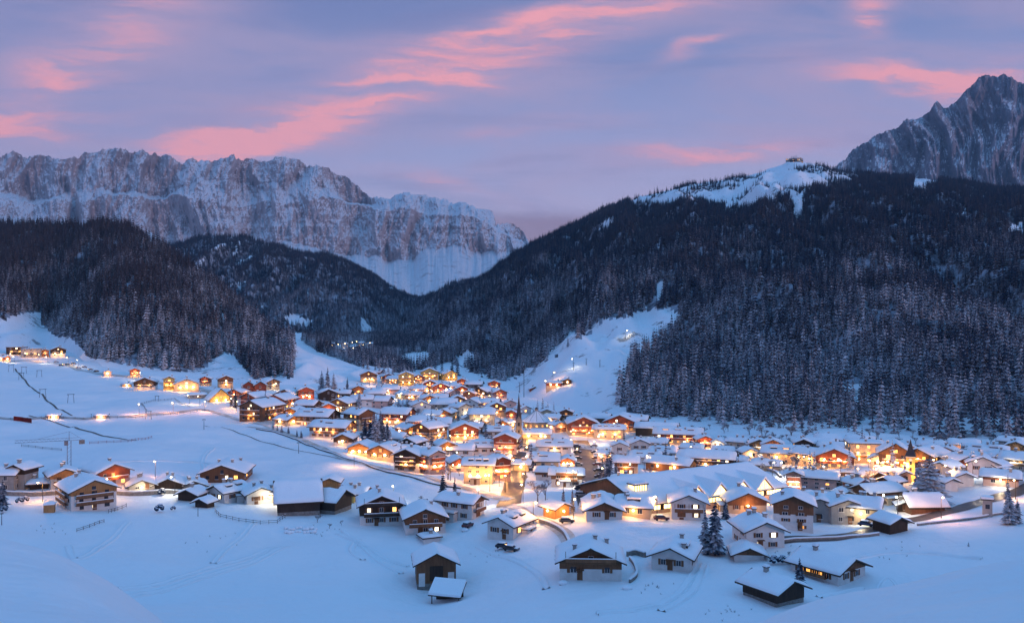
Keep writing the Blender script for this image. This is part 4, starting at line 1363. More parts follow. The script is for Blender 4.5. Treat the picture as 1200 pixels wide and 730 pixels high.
H(338, 470, 20, 7, -20, 1.2, 'wood', 1, 'house', 'house with arched dormer roof between red-brown houses')
H(291, 466, 11, 13, 2, 1.2, 'red', 0, 'apartment_house', 'left one of two tall red-brown towers with gables', pitch=.6, bal=0)
H(305, 467, 11, 14, 2, 1.2, 'red', 0, 'apartment_house', 'right one of two tall red-brown towers with gables', pitch=.6, bal=0)
H(280, 468, 14, 7, -30, 1.2, 'pinkchalet', 1, 'house', 'low house with dark gable left of the red-brown towers', lamps=1)
H(315, 457, 14, 8, 30, 1.2, 'creamchalet', 2, 'house', 'cream house with lamp on the slope behind the red-brown towers', lamps=1, light=WHITE)
H(359, 470, 15, 11, 0, 1.1, 'red', 2, 'chalet', 'red-brown chalet with pinkish lamp glow on its snow yard', lamps=2, light=PINKL)
H(384, 470, 18, 8, 5, 1.2, 'dark', 0, 'house', 'dark gabled house under the tall spruce group')
H(402, 484, 20, 10, -25, 1.2, 'creamchalet', 2, 'chalet', 'chalet with lit timber balconies right of the dark gabled house', lamps=1, light=WHITE)
H(425, 476, 16, 7, 80, 1.3, 'white', 0, 'house', 'low white house between spruces above the tall blank-walled house')
H(446, 479, 16, 8, 70, 1.2, 'pink', 0, 'house', 'rosy plain house left of the dark grove of village spruces')
H(455, 461, 14, 4, 86, 1.5, 'pinkchalet', 3, 'house', 'low house with one glowing strip below the back hotels', lamps=1)
H(432, 448, 16, 8, 0, 1.0, 'creamchalet', 3, 'hotel', 'lit hotel under snow roof at the foot of the white ridge at the back', lamps=2)
H(454, 448, 12, 6, 10, 1.0, 'pinkchalet', 3, 'house', 'small house with two rosy lamps right of the lit hotel at the back', lamps=1, light=PINKL)
H(476, 452, 15, 11, 0, 1.0, 'yellow', 3, 'hotel', 'tall yellow-lit hotel left in the back row of the village', lamps=2)
H(503, 445, 17, 8, 2, 1.0, 'yellow', 3, 'hotel', 'wide yellow-lit hotel below the spruce row in the back', lamps=2)
H(525, 446, 14, 7, 25, 1.0, 'yellow', 3, 'house', 'most golden house with slanting lit roof edge in the back row', lamps=2)
H(504, 456, 13, 6, 0, 1.0, 'redchalet', 3, 'house', 'reddish house in front of the wide yellow-lit hotel', lamps=1)
H(516, 462, 15, 8, 4, 1.0, 'redchalet', 3, 'hotel', 'hotel with brightest orange forecourt in the back of the village', lamps=2)
H(492, 462, 13, 5, 60, 1.2, 'pink', 2, 'house', 'low rosy house left of the brightest orange forecourt', lamps=1)
H(542, 453, 10, 6, -5, 1.0, 'redchalet', 3, 'house', 'tiny orange-fronted house right of the golden house', lamps=1)
H(541, 461, 11, 5, 5, 1.0, 'pinkchalet', 2, 'house', 'small house with an orange strip below the tiny orange-fronted house', lamps=1)
H(556, 455, 12, 4, 80, 1.3, 'dark', 0, 'house', 'unlit low house left of the orange piste-side inn')
H(579, 457, 12, 7, 0, 1.0, 'redchalet', 3, 'hotel', 'orange-lit inn at the foot of the ski piste', lamps=2)
H(567, 468, 18, 8, -30, 1.1, 'darkchalet', 3, 'hotel', 'dark chalet with arc of rosy lamps in front below the piste-side inn', lamps=2, light=PINKL)
H(583, 468, 14, 7, 20, 1.1, 'pinkchalet', 2, 'house', 'small rosy house right of the arc of lamps', lamps=1)
H(627, 463, 11, 6, 2, 1.0, 'pinkchalet', 2, 'chalet', 'lone little chalet on the snow right of the church spire', lamps=1)
H(492, 484, 18, 8, 10, 1.1, 'white', 1, 'house', 'white gabled house in the third row left of the grey lamp-lit house')
H(521, 483, 22, 8, 84, 1.1, 'grey', 1, 'house', 'broad grey house under wide snow roof before the dark-gabled lit chalet')
H(536, 475, 16, 6, 2, 1.0, 'dark', 2, 'chalet', 'dark-gabled chalet with three tiny lit windows')
H(556, 479, 18, 6, -25, 1.1, 'white', 1, 'house', 'pale house with dark gable right of the dark-gabled lit chalet')
H(508, 493, 16, 6, 70, 1.1, 'pink', 2, 'house', 'pinkish house with lamp above the low house with flat roof', lamps=1, light=WHITE)
H(478, 480, 14, 5, 60, 1.2, 'white', 0, 'house', 'low white roof left of the white gabled house in the third row')
H(528, 466, 13, 5, 30, 1.1, 'pink', 1, 'house', 'plain pink house below the orange forecourt hotel')
H(552, 467, 12, 5, -20, 1.1, 'wood', 1, 'house', 'small brown house left of the arc of rosy lamps')
H(474, 468, 12, 5, 40, 1.1, 'cream', 2, 'house', 'small cream house with one bright lamp below the tall yellow-lit hotel', lamps=1, light=WHITE)
H(597, 478, 12, 5, 10, 1.0, 'pink', 1, 'house', 'little rosy house right behind the church spire')
H(594, 503, 12, 6, -30, 1.1, 'creamchalet', 2, 'house', 'little warm-lit house between the rosy hotel and the church', lamps=1)
H(549, 497, 12, 6, 10, 1.1, 'white', 0, 'house', 'small unlit white house above the orange balcony hotel')
H(728, 570, 16, 8, 84, 1.1, 'cream', 2, 'house', 'small light-roofed house left of the hall entrance', lamps=1)
for a_ in (
    (612, 552, 14, 7, 80, 1.2, 'cream', 2, 'house', 'low cream house right beside the church street under the L-shaped complex'),
    (708, 541, 10, 8, 60, 1.2, 'pink', 2, 'house', 'pinkish house right of the parking street behind the big greenish spruce'),
    (748, 529, 18, 8, 10, 1.1, 'white', 1, 'house', 'white gabled house below the dark floodlit long building'),
    (771, 527, 15, 7, 75, 1.3, 'cream', 1, 'house', 'small cream house under the red-glowing hotel, to its left'),
    (812, 532, 14, 6, 80, 1.4, 'grey', 0, 'house', 'low grey house in front of the little red-orange flooded house'),
    (850, 537, 16, 7, 84, 1.3, 'creamchalet', 1, 'chalet', 'chalet right above the end of the long balconied hotel'),
    (876, 538, 15, 7, 20, 1.1, 'white', 2, 'house', 'white house below the left twin chalet'),
    (899, 552, 17, 6, 80, 1.5, 'cream', 1, 'house', 'low cream house between hall roof and long cream building'),
    (940, 527, 16, 7, 8, 1.1, 'darkchalet', 1, 'chalet', 'dark chalet at the wood foot above the long cream building'),
    (975, 530, 15, 6, 82, 1.5, 'white', 1, 'house', 'white house at the wood foot above the blazing gabled hotel'),
    (1005, 523, 14, 6, 70, 1.3, 'pink', 1, 'house', 'rosy house at the wood foot above the bright flat hotel'),
    (1030, 531, 18, 7, 86, 1.5, 'grey', 1, 'house', 'grey long house between the bright flat hotel and the wood'),
    (1062, 533, 15, 7, 12, 1.1, 'creamchalet', 2, 'chalet', 'small chalet seen just behind the bell tower'),
    (1092, 530, 16, 7, 84, 1.4, 'white', 1, 'house', 'white house at the wood edge right of the bell tower roof'),
    (1110, 537, 15, 8, -10, 1.1, 'darkchalet', 2, 'chalet', 'dark chalet between brown timber hotel and the long green-grey house'),
    (1140, 546, 18, 9, 82, 1.4, 'pinkchalet', 2, 'house', 'pink house with long roof below the long low green-grey house'),
    (1172, 545, 17, 9, 10, 1.1, 'white', 2, 'house', 'white gabled house below the dark gabled house at the right edge'),
    (1185, 524, 14, 6, 80, 1.4, 'grey', 0, 'house', 'grey roof half hidden by the first trees at the right edge'),
    (1165, 556, 18, 8, -30, 1.2, 'creamchalet', 2, 'chalet', 'chalet behind the pinkish house above the road'),
    (1078, 563, 16, 8, 84, 1.2, 'pink', 2, 'house', 'rosy house just below the bright hotel road by the great tree'),
    (985, 573, 15, 8, 75, 1.3, 'white', 0, 'house', 'plain white house right of the long rose-white block'),
    (990, 588, 17, 8, 20, 1.2, 'cream', 1, 'house', 'cream house behind the middle beige block'),
    (1040, 561, 15, 7, 80, 1.2, 'cream', 2, 'house', 'cream house right on the near side of the bright hotel road'),
    (700, 603, 14, 7, -40, 1.1, 'dark', 0, 'shed', 'dark shed half hidden behind the half-timbered hall') ,
    (520, 531, 16, 8, 20, 1.2, 'creamchalet', 3, 'chalet', 'orange-lit chalet below the three-row balcony hotel, to its left'),
    (541, 535, 18, 7, 84, 1.3, 'white', 1, 'house', 'low white roof directly below the three-row balcony hotel'),
    (535, 553, 16, 10, 15, 1.1, 'pinkchalet', 2, 'chalet', 'pink chalet between the tower-like wing and the big cream hotel'),
    (555, 508, 14, 7, 75, 1.3, 'grey', 0, 'house', 'grey roof above the right end of the three-row balcony hotel'),
    (523, 493, 16, 8, -20, 1.2, 'creamchalet', 2, 'chalet', 'chalet left of the three-row balcony hotel, one row farther back'),
    (478, 512, 17, 8, 30, 1.2, 'chalet', 2, 'chalet', 'chalet with brown gable between orange balcony band and illuminated gable'),
    (470, 535, 15, 7, 75, 1.3, 'white', 1, 'house', 'white roof behind the two-bay hotel, to its left'),
    (405, 523, 18, 8, -15, 1.2, 'darkchalet', 2, 'chalet', 'dark chalet between the bright-lamp chalet and the lamp-strung pair'),
    (408, 498, 15, 7, 60, 1.3, 'wood', 1, 'house', 'brown house left of the tall blank-walled house'),
    (346, 492, 17, 8, -25, 1.2, 'chalet', 2, 'chalet', 'chalet between the orange ground lamp and the roof-hatch chalet'),
    (336, 499, 15, 6, 40, 1.2, 'creamchalet', 2, 'house', 'low lit house above the garden with cypress-like shrubs'),
    (361, 484, 17, 8, 60, 1.2, 'darkchalet', 1, 'chalet', 'dark chalet just below the rosy snow yard'),
    (383, 485, 15, 7, 10, 1.1, 'pinkchalet', 2, 'house', 'pink house below the clump of tall spruces'),
    (440, 468, 15, 6, 84, 1.3, 'grey', 0, 'house', 'grey low house above the rosy plain house'),
    (420, 464, 15, 7, 0, 1.1, 'chalet', 2, 'chalet', 'chalet at the foot of the white ridge below the lit back hotel'),
    (402, 468, 13, 6, 75, 1.2, 'dark', 1, 'house', 'dark little house right of the clump of tall spruces'),
    (500, 474, 14, 6, 20, 1.1, 'creamchalet', 2, 'house', 'warm-lit small house below the forecourt hotel, to its left'),
    (515, 473, 14, 6, 80, 1.2, 'pink', 1, 'house', 'pink small house left of the three tiny lit windows'),
    (574, 480, 15, 7, 80, 1.2, 'pink', 2, 'house', 'rosy small house directly below the arc of rosy lamps'),
    (571, 490, 15, 7, -20, 1.1, 'white', 2, 'house', 'white small house left of the yellow-lit chalet near the church'),
    (487, 470, 13, 6, 60, 1.2, 'creamchalet', 2, 'house', 'warm small house above the dark rear grove'),
    (463, 450, 12, 5, 70, 1.2, 'creamchalet', 3, 'house', 'glowing house directly left of the tall yellow-lit hotel'),
    (489, 449, 12, 6, 10, 1.1, 'redchalet', 3, 'house', 'reddish glowing house between the two yellow-lit back hotels'),
    (532, 459, 12, 5, 60, 1.2, 'redchalet', 2, 'house', 'reddish low house right behind the plain pink house'),
    (441, 442, 11, 5, 60, 1.2, 'redchalet', 3, 'house', 'topmost glowing house before the dense spruce block'),
    (426, 430, 10, 5, 10, 1.1, 'creamchalet', 3, 'house', 'small lit house in the valley mouth left of the spruce block'),
    (443, 429, 9, 4, 40, 1.1, 'creamchalet', 3, 'house', 'tiny lit house in the dark wood of the valley mouth'),
    (648, 497, 13, 6, 70, 1.2, 'chalet', 2, 'house', 'small brown house at the piste foot behind the pavilion'),
    (612, 485, 12, 5, 30, 1.1, 'white', 1, 'house', 'white small house at the piste foot behind the church spire'),
    (676, 499, 13, 5, 84, 1.3, 'wood', 1, 'house', 'low brown roof directly behind the large orange chalet hotel')):
    H(*a_, lamps=(0, 0, 1, 1)[a_[7]])
# --- left meadow hotels
H(198, 457, 12, 13, 2, 1.0, 'yellow', 3, 'hotel', 'tall narrow hotel outlined in golden lights under the left wood', lamps=2)
H(218, 459, 27, 9, 4, .8, 'cream', 3, 'hotel', 'wide hotel with golden window rows right of the tall narrow golden hotel', dorm=0, lamps=3)
H(171, 457, 24, 9, -6, 1.0, 'darkchalet', 2, 'hotel', 'dark gabled hotel left of the golden hotels', lamps=2)
H(241, 452, 12, 8, -8, 1.0, 'redchalet', 2, 'chalet', 'small red-brown chalet right of the wide golden hotel', lamps=1)
H(264, 455, 16, 11, 6, 1.0, 'creamchalet', 3, 'chalet', 'orange-lit chalet on the slope right of the small red-brown chalet', lamps=1)
AF = H(256, 471, 26, 3, 14, .9, 'yellow', 3, 'hotel', 'A-shaped glass-fronted lodge outlined in golden lights by the meadow', pitch=.9, lamps=2)
H(231, 467, 14, 4, 85, 1.4, 'grey', 0, 'hall', 'low flat roof left of the golden A-shaped lodge', pitch=.2)
H(158, 442, 11, 8, 0, 1.0, 'redchalet', 3, 'chalet', 'chalet with orange-lit gable above the dark gabled hotel', lamps=2)
H(126, 441, 8, 5, 0, 1.0, 'pink', 1, 'hut', 'tiny rosy-lit hut alone at the top of the meadow', lamps=1)
H(149, 453, 8, 2.5, 85, 1.2, 'cream', 3, 'hut', 'orange glowing low hut left of the dark gabled hotel', lamps=1, pitch=.2)
H(20, 416, 14, 9, 84, 1.5, 'dark', 2, 'hotel', 'dark flat-roofed hotel at the left end of the upper road', flat=True, lamps=2)
H(37, 419, 14, 10, 86, 1.5, 'grey', 1, 'hotel', 'long pale grey hotel block on the upper road at the far left', flat=True, lamps=2)
H(68, 418, 16, 8, 2, 1.0, 'darkchalet', 3, 'chalet', 'dark chalet with orange ground floor on the upper road at the far left', lamps=2)
H(53, 418, 8, 7, 0, 1.0, 'wood', 2, 'chalet', 'small brown house between the long grey hotel and the dark chalet')
H(6, 424, 8, 5, 30, 1.0, 'redchalet', 2, 'house', 'little red-lit house at the left edge below the upper road', lamps=1)

# ------------------------------------------------------------------ ribbons laid on the ground: roads, lanes, tracks
def smooth_path(pts, n=8):
    pts = [np.array(p, float) for p in pts]
    out = []
    for i in range(len(pts) - 1):
        a, b, c, d = pts[max(i - 1, 0)], pts[i], pts[i + 1], pts[min(i + 2, len(pts) - 1)]
        for k in range(n):
            out.append(_cr(a, b, c, d, k / n))
    out.append(pts[-1])
    return out


def ribbon(name, ppts, width, mat, dz, n=10, cross=6, kind='structure', z=None):
    w = [hit(px, py) for px, py in ppts]
    path = [p[:2] for p in smooth_path([q[:2] for q in w], n)]
    rows = []
    for i, p in enumerate(path):
        a, b = path[max(i - 1, 0)], path[min(i + 1, len(path) - 1)]
        t = (b - a) / (np.linalg.norm(b - a) + 1e-9)
        nn = np.array([-t[1], t[0]])
        ww = width * (1 + .08 * float(perlin(p[0] / 9, p[1] / 9, 3)))
        row = []
        for k in range(cross + 1):
            q = p + nn * ww * (k / cross - .5)
            row.append((q[0], q[1], float(ground_z(q[0], q[1])) + dz))
        rows.append(row)
    P = np.array(rows)
    if np.cross(P[0, -1] - P[0, 0], P[1, 0] - P[0, 0])[2] < 0: P = P[:, ::-1]
    me = grid_mesh(name, P, mat)
    return tag(link(bpy.data.objects.new(name, me)), kind=kind)


ribbon('road', [(596, 592), (602, 570), (607, 550), (610, 530), (612, 512), (611, 500)], 7.5, 'wet_road', .16)
ribbon('road', [(696, 592), (693, 575), (690, 558), (686, 540), (683, 526), (679, 516)], 10.0, 'wet_road', .20)
ribbon('road', [(905, 634), (960, 631), (1010, 625), (1050, 614), (1085, 606), (1125, 596), (1165, 584), (1205, 571), (1250, 560)], 5.5, 'wet_road', .16)
ribbon('road', [(683, 524), (720, 529), (760, 530), (810, 534), (860, 538), (915, 549), (960, 554), (1010, 557), (1060, 560), (1120, 558), (1200, 566)], 6.0, 'packed_snow', .24)
ribbon('road', [(600, 586), (560, 576), (510, 562), (460, 551), (410, 540), (370, 522), (330, 506), (290, 500)], 4.0, 'packed_snow', .20)
ribbon('road', [(610, 520), (570, 510), (540, 497), (520, 483), (490, 474), (470, 463), (450, 453), (425, 448)], 6.0, 'packed_snow', .28)
ribbon('road', [(610, 530), (640, 525), (668, 520), (684, 524)], 9.0, 'packed_snow', .32)
ribbon('road', [(0, 422), (40, 423), (80, 428), (110, 436), (150, 442), (180, 448), (240, 457), (290, 474), (320, 500)], 7.0, 'packed_snow', .2)
ribbon('road', [(-5, 490), (70, 489), (140, 488), (200, 484), (245, 481), (300, 495), (340, 512)], 4.5, 'packed_snow', .22)
ribbon('road', [(596, 592), (620, 604), (640, 612), (662, 626), (670, 642)], 4.0, 'packed_snow', .18)
ribbon('road', [(430, 576), (330, 580), (240, 577), (120, 577), (0, 576)], 4.5, 'packed_snow', .18)
ribbon('ski_track', [(18, 432), (30, 446), (46, 461), (64, 476), (84, 487)], 1.2, 'gravel_bank', .12)
ribbon('ski_track', [(34, 487), (70, 497), (110, 507), (160, 516)], 1.2, 'gravel_bank', .14)
ribbon('ski_track', [(240, 499), (300, 515), (350, 528), (410, 540), (450, 552)], .8, 'gravel_bank', .10)


def track(ppts, width=1.9, deep=.42, ymin=60.0):
    """a ski or boot track: a trough between two little snow berms"""
    w = [hit(px, py, ymin) for px, py in ppts]
    path = [p[:2] for p in smooth_path([q[:2] for q in w], 14)]
    prof = [(-.5, -.05), (-.38, 1.0), (-.26, .55), (-.12, .12), (.12, .10), (.26, .5), (.38, .9), (.5, -.05)]
    rows = []
    for i, p in enumerate(path):
        a, b = path[max(i - 1, 0)], path[min(i + 1, len(path) - 1)]
        t = (b - a) / (np.linalg.norm(b - a) + 1e-9)
        nn = np.array([-t[1], t[0]]); jz = 1 + .5 * float(perlin(p[0] / 2.3, p[1] / 2.3, 8))
        rows.append([(*(p + nn * width * k), float(ground_z(*(p + nn * width * k))) + deep * h_ * jz + .02) for k, h_ in prof])
    P = np.array(rows)
    if np.cross(P[0, -1] - P[0, 0], P[1, 0] - P[0, 0])[2] < 0: P = P[:, ::-1]
    tag(link(bpy.data.objects.new('ski_track', grid_mesh('ski_track', P, 'snow'))), kind='structure')


for t_ in ([(330, 640), (290, 655), (240, 668), (190, 684), (140, 690)], [(338, 640), (300, 658), (255, 672), (200, 690), (150, 700)], [(395, 625), (420, 637), (440, 655), (470, 672)], [(402, 622), (428, 640), (452, 655), (478, 664)],
           [(420, 632), (412, 645), (425, 656)], [(150, 612), (120, 640), (90, 655), (80, 640)], [(560, 640), (620, 665), (640, 690)], [(820, 660), (800, 690), (760, 712), (700, 720)], [(826, 662), (812, 692), (775, 716)],
           [(1000, 655), (1040, 648), (1100, 650), (1150, 655)], [(240, 560), (238, 540), (250, 525)], [(300, 610), (270, 640), (250, 660)], [(960, 700), (1010, 690), (1030, 700)], [(60, 560), (110, 545), (180, 540), (260, 545)]):
    track(t_)
for t_ in ([(1018, 722), (1012, 706), (1020, 694), (1050, 688), (1100, 684)], [(1024, 722), (1019, 707), (1026, 697), (1054, 691), (1104, 687)]):
    track(t_, 1.0, .16, 60.0)

# ------------------------------------------------------------------ walls, fences, nets
def run_wall(name, cat, label, ppts, height, thick, mat, snow=.25, n=6, group=None):
    w = [hit(px, py) for px, py in ppts]
    path = smooth_path([q[:2] for q in w], n)
    m, sm = MB(), MB()
    for a, b in zip(path[:-1], path[1:]):
        t = (b - a) / (np.linalg.norm(b - a) + 1e-9)
        nn = np.array([-t[1], t[0]]) * thick / 2
        b = b + t * .02
        za, zb = float(ground_z(*a)), float(ground_z(*b))
        for mm, lo, hi, ma, g in ((m, -1.0, height, mat, 1.0), (sm, height, height + snow, 'roof_snow', 1.15)):
            bi = len(mm.v); k = mm.mi(ma)
            for (p, z) in ((a, za), (b, zb)):
                for sg in (-1, 1):
                    mm.v.append((p[0] + nn[0] * sg * g, p[1] + nn[1] * sg * g, z + lo))
                    mm.v.append((p[0] + nn[0] * sg * g, p[1] + nn[1] * sg * g, z + hi))
            for f in ((0, 1, 5, 4), (2, 6, 7, 3), (1, 3, 7, 5), (0, 4, 6, 2), (0, 2, 3, 1), (4, 5, 7, 6)):
                mm.f.append(tuple(bi + x for x in f)); mm.m.append(k)
    o = m.build(name)
    tag(o, label, cat, group)
    sm.build('snow_cap', o)
    return o


def run_fence(label, ppts, h=1.1, step=2.2, mat='fence_wood', net=None, name='fence', group=None, rails=(.35, .8)):
    w = [hit(px, py) for px, py in ppts]
    pts = []
    for a, b in zip(w[:-1], w[1:]):
        L = np.linalg.norm(b[:2] - a[:2]); n = max(1, int(L / step))
        for k in range(n): pts.append(a[:2] + (b[:2] - a[:2]) * k / n)
    pts.append(w[-1][:2])
    o0 = pts[0]; z0 = float(ground_z(*o0))
    root = empty(name, (o0[0], o0[1], z0))
    tag(root, label, 'fence', group)
    P = [np.array([p[0] - o0[0], p[1] - o0[1], float(ground_z(*p)) - z0]) for p in pts]
    if len(P) <= 40:
        for p in P:
            q = MB().tube((0, 0, -.4), (0, 0, h), .07, .06, mat, 5).box(-.09, .09, -.09, .09, h, h + .12, 'roof_snow').build('post', root)
            q.location = p
    else:
        q = MB()
        for p in P: q.tube(p + (0, 0, -.4), p + (0, 0, h), .07, .06, mat, 5)
        tag(q.build('posts', root), kind='stuff')
    m = MB()
    for a, b in zip(P[:-1], P[1:]):
        if net:
            for sg in (-1, 1):
                m.poly([a + (0, 0, .15), b + (0, 0, .15), b + (0, 0, h), a + (0, 0, h)][::sg], net)
        else:
            for r_ in rails:
                m.tube(a + (0, 0, h * r_), b + (0, 0, h * r_), .06, .06, mat, 4)
    m.build('netting' if net else 'rail', root)
    return root


run_wall('road_wall', 'wall', 'long straight low wall with snow cap below the three low gabled houses', [(0, 580), (60, 580), (140, 580), (240, 579)], 1.3, .6, 'stone')
run_wall('retaining_wall', 'wall', 'curved dark retaining wall of the road bend beside the lamp-lit wooden shed', [(632, 612), (648, 618), (662, 628), (668, 640)], 1.1, .6, 'stone')
run_wall('retaining_wall', 'wall', 'low dark wall under the beige row and the small dark barn', [(915, 636), (955, 633), (1000, 630), (1030, 627)], .7, .4, 'stone')
run_wall('retaining_wall', 'wall', 'thin snow-capped wall below the winding road at the right', [(1075, 616), (1110, 612), (1150, 607), (1180, 602)], .6, .4, 'stone')
run_wall('retaining_wall', 'wall', 'dark wall along the meadow edge below the lamp-strung chalets', [(300, 503), (340, 513), (380, 529), (430, 545), (480, 559), (540, 573)], .5, .3, 'fence_wood', n=10)
run_wall('retaining_wall', 'wall', 'curved wall of the driveway between broad brown chalet and white gabled house', [(738, 683), (746, 675), (744, 664), (738, 656)], .8, .45, 'stone')
run_wall('retaining_wall', 'wall', 'short wall at the left of the white gabled house drive', [(735, 652), (745, 650), (756, 653)], 1.2, .6, 'stone')
run_wall('bridge_parapet', 'wall', 'dark brown parapet running past the blazing hotels to the bell tower', [(950, 556), (985, 558), (1020, 561), (1060, 565)], 1.5, .6, 'brown_wood')
run_wall('snow_wall', 'wall', 'dark river bank line on the snowfield behind the lit hall', [(893, 548), (905, 553), (915, 560)], 1.0, .8, 'stone')
run_fence('wooden fence curving round the yard of the white farmhouses', [(252, 600), (258, 606), (280, 611), (305, 614), (325, 613), (334, 607)], 1.2, 2.0)
run_fence('wooden fence on the snow slope below the big white guesthouse', [(90, 623), (105, 618), (122, 612)], 1.0, 2.0)
run_fence('second wooden fence, short, right of the big white guesthouse', [(127, 601), (138, 598), (148, 594)], 1.2, 2.0)
run_fence('square net fence of the practice ground on the meadow', [(172, 482), (165, 474), (180, 470), (205, 468), (222, 477)], 1.3, 3.0, 'dark_metal', None, 'net_fence')
run_fence('dark line fence along the upper meadow road, left half', [(0, 491), (60, 490), (88, 491), (138, 490)], 1.3, 4, 'dark_metal', None, 'net_fence')
run_fence('dark line fence along the upper meadow road, right half', [(150, 490), (200, 486), (245, 482)], 1.3, 4, 'dark_metal', None, 'net_fence')
run_fence('bright red safety net at the left end of the meadow road', [(16, 493), (26, 494), (37, 496)], 2.4, 3, 'red_net', 'red_net', 'net_fence')
run_fence('reddish safety net row in the middle of the meadow', [(105, 520), (125, 519), (150, 518), (178, 513)], 1.1, 2.5, 'red_net', None, 'net_fence')
run_fence('thin net fence at the left of the meadow, left of the crane', [(25, 523), (50, 526), (72, 528)], 1.0, 4, 'fence_wood', None, 'net_fence')


# ------------------------------------------------------------------ lamps
SLM = MB().tube((0, 0, -.5), (0, 0, 6), .10, .07, 'dark_metal', 6).tube((0, 0, 5.9), (0, -1.1, 6.3), .06, .05, 'dark_metal', 5).mesh('pole')
HEADW = MB().ball((0, -1.3, 6.1), .27, 'lamp_glass', 8, 5, .7).mesh('lamp_head')
HEADC = MB().ball((0, -1.3, 6.1), .27, 'white_lamp_glass', 8, 5, .7).mesh('lamp_head')
SW = bpy.data.lights.new('street_warm', 'POINT'); SW.energy = 2300; SW.color = (1.0, .44, .11); SW.shadow_soft_size = .4
SC = bpy.data.lights.new('street_white', 'POINT'); SC.energy = 1500; SC.color = (1.0, .86, .62); SC.shadow_soft_size = .4
SP = bpy.data.lights.new('street_sodium', 'POINT'); SP.energy = 2600; SP.color = (1.0, .40, .18); SP.shadow_soft_size = .4


SF = bpy.data.lights.new('far_warm', 'POINT'); SF.energy = 700; SF.color = (1.0, .42, .12); SF.shadow_soft_size = .4


def lamp(px, py, k, label, group=None, at=None, scale=1.0, clear=True):
    p = hit(px, py) if at is None else at
    rt = empty('street_lamp', p, rng.uniform(-1, 1))
    rt.scale = (scale,) * 3
    tag(rt, label, 'street lamp', group)
    link(bpy.data.objects.new('pole', SLM), rt)
    h_ = link(bpy.data.objects.new('lamp_head', HEADC if k == 'c' else HEADW), rt)
    l = link(bpy.data.objects.new('lamp_light', {'w': SW, 'c': SC, 's': SP, 'f': SF}[k]), h_)
    l.location = (0, -1.3, 5.2)
    return rt


for (px, py) in ((613, 590), (614, 574), (616, 560), (617, 550), (599, 548), (603, 528), (618, 538)):
    lamp(px, py, 'w', 'lit street lamp beside the brown church street', 'lamps of the church street')
for (px, py, k) in ((706, 585, 'c'), (672, 571, 'c'), (707, 566, 'w'), (703, 548, 'c'), (676, 540, 'w'), (671, 528, 'w'), (698, 530, 'w'), (702, 521, 'c'), (668, 517, 'w'), (689, 519, 'w')):
    lamp(px, py, k, 'lit street lamp beside the broad parking street', 'lamps of the parking street')
for (px, py) in ((940, 552), (962, 556), (985, 558), (1003, 556), (1018, 559), (1037, 560), (1052, 562), (1064, 563)):
    lamp(px, py, 'w', 'lit street lamp on the bright road before the blazing hotels', 'lamps of the hotel road')
for (px, py, k) in ((1005, 569, 'w'), (1022, 570, 'w'), (1090, 558, 'w'), (1112, 556, 's'), (1140, 560, 'c'), (1103, 566, 'w')):
    lamp(px, py, k, 'lit street lamp among the houses right of the bell tower road', 'lamps of the right village end')
for (px, py, k) in ((433, 452, 'w'), (462, 456, 's'), (470, 470, 'w'), (497, 470, 'w'), (505, 467, 's'), (530, 455, 'w'), (551, 470, 's'), (575, 473, 's'), (560, 474, 's'), (487, 455, 'w'), (513, 470, 'w'), (524, 464, 's')):
    lamp(px, py, k, 'lit street lamp in the rear village below the wood', 'lamps of the rear village')
for (px, py, k) in ((560, 507, 'w'), (530, 524, 'w'), (548, 523, 'w'), (578, 541, 's'), (590, 538, 's'), (574, 576, 'w'), (592, 577, 'w'), (585, 570, 'w'), (528, 563, 'w'), (537, 545, 'c'), (516, 524, 'w'), (603, 505, 'w'), (552, 489, 'c'), (487, 510, 'w'), (468, 545, 'w'), (600, 555, 'w')):
    lamp(px, py, k, 'lit street lamp in the middle of the village left of the church street', 'lamps of the village middle')
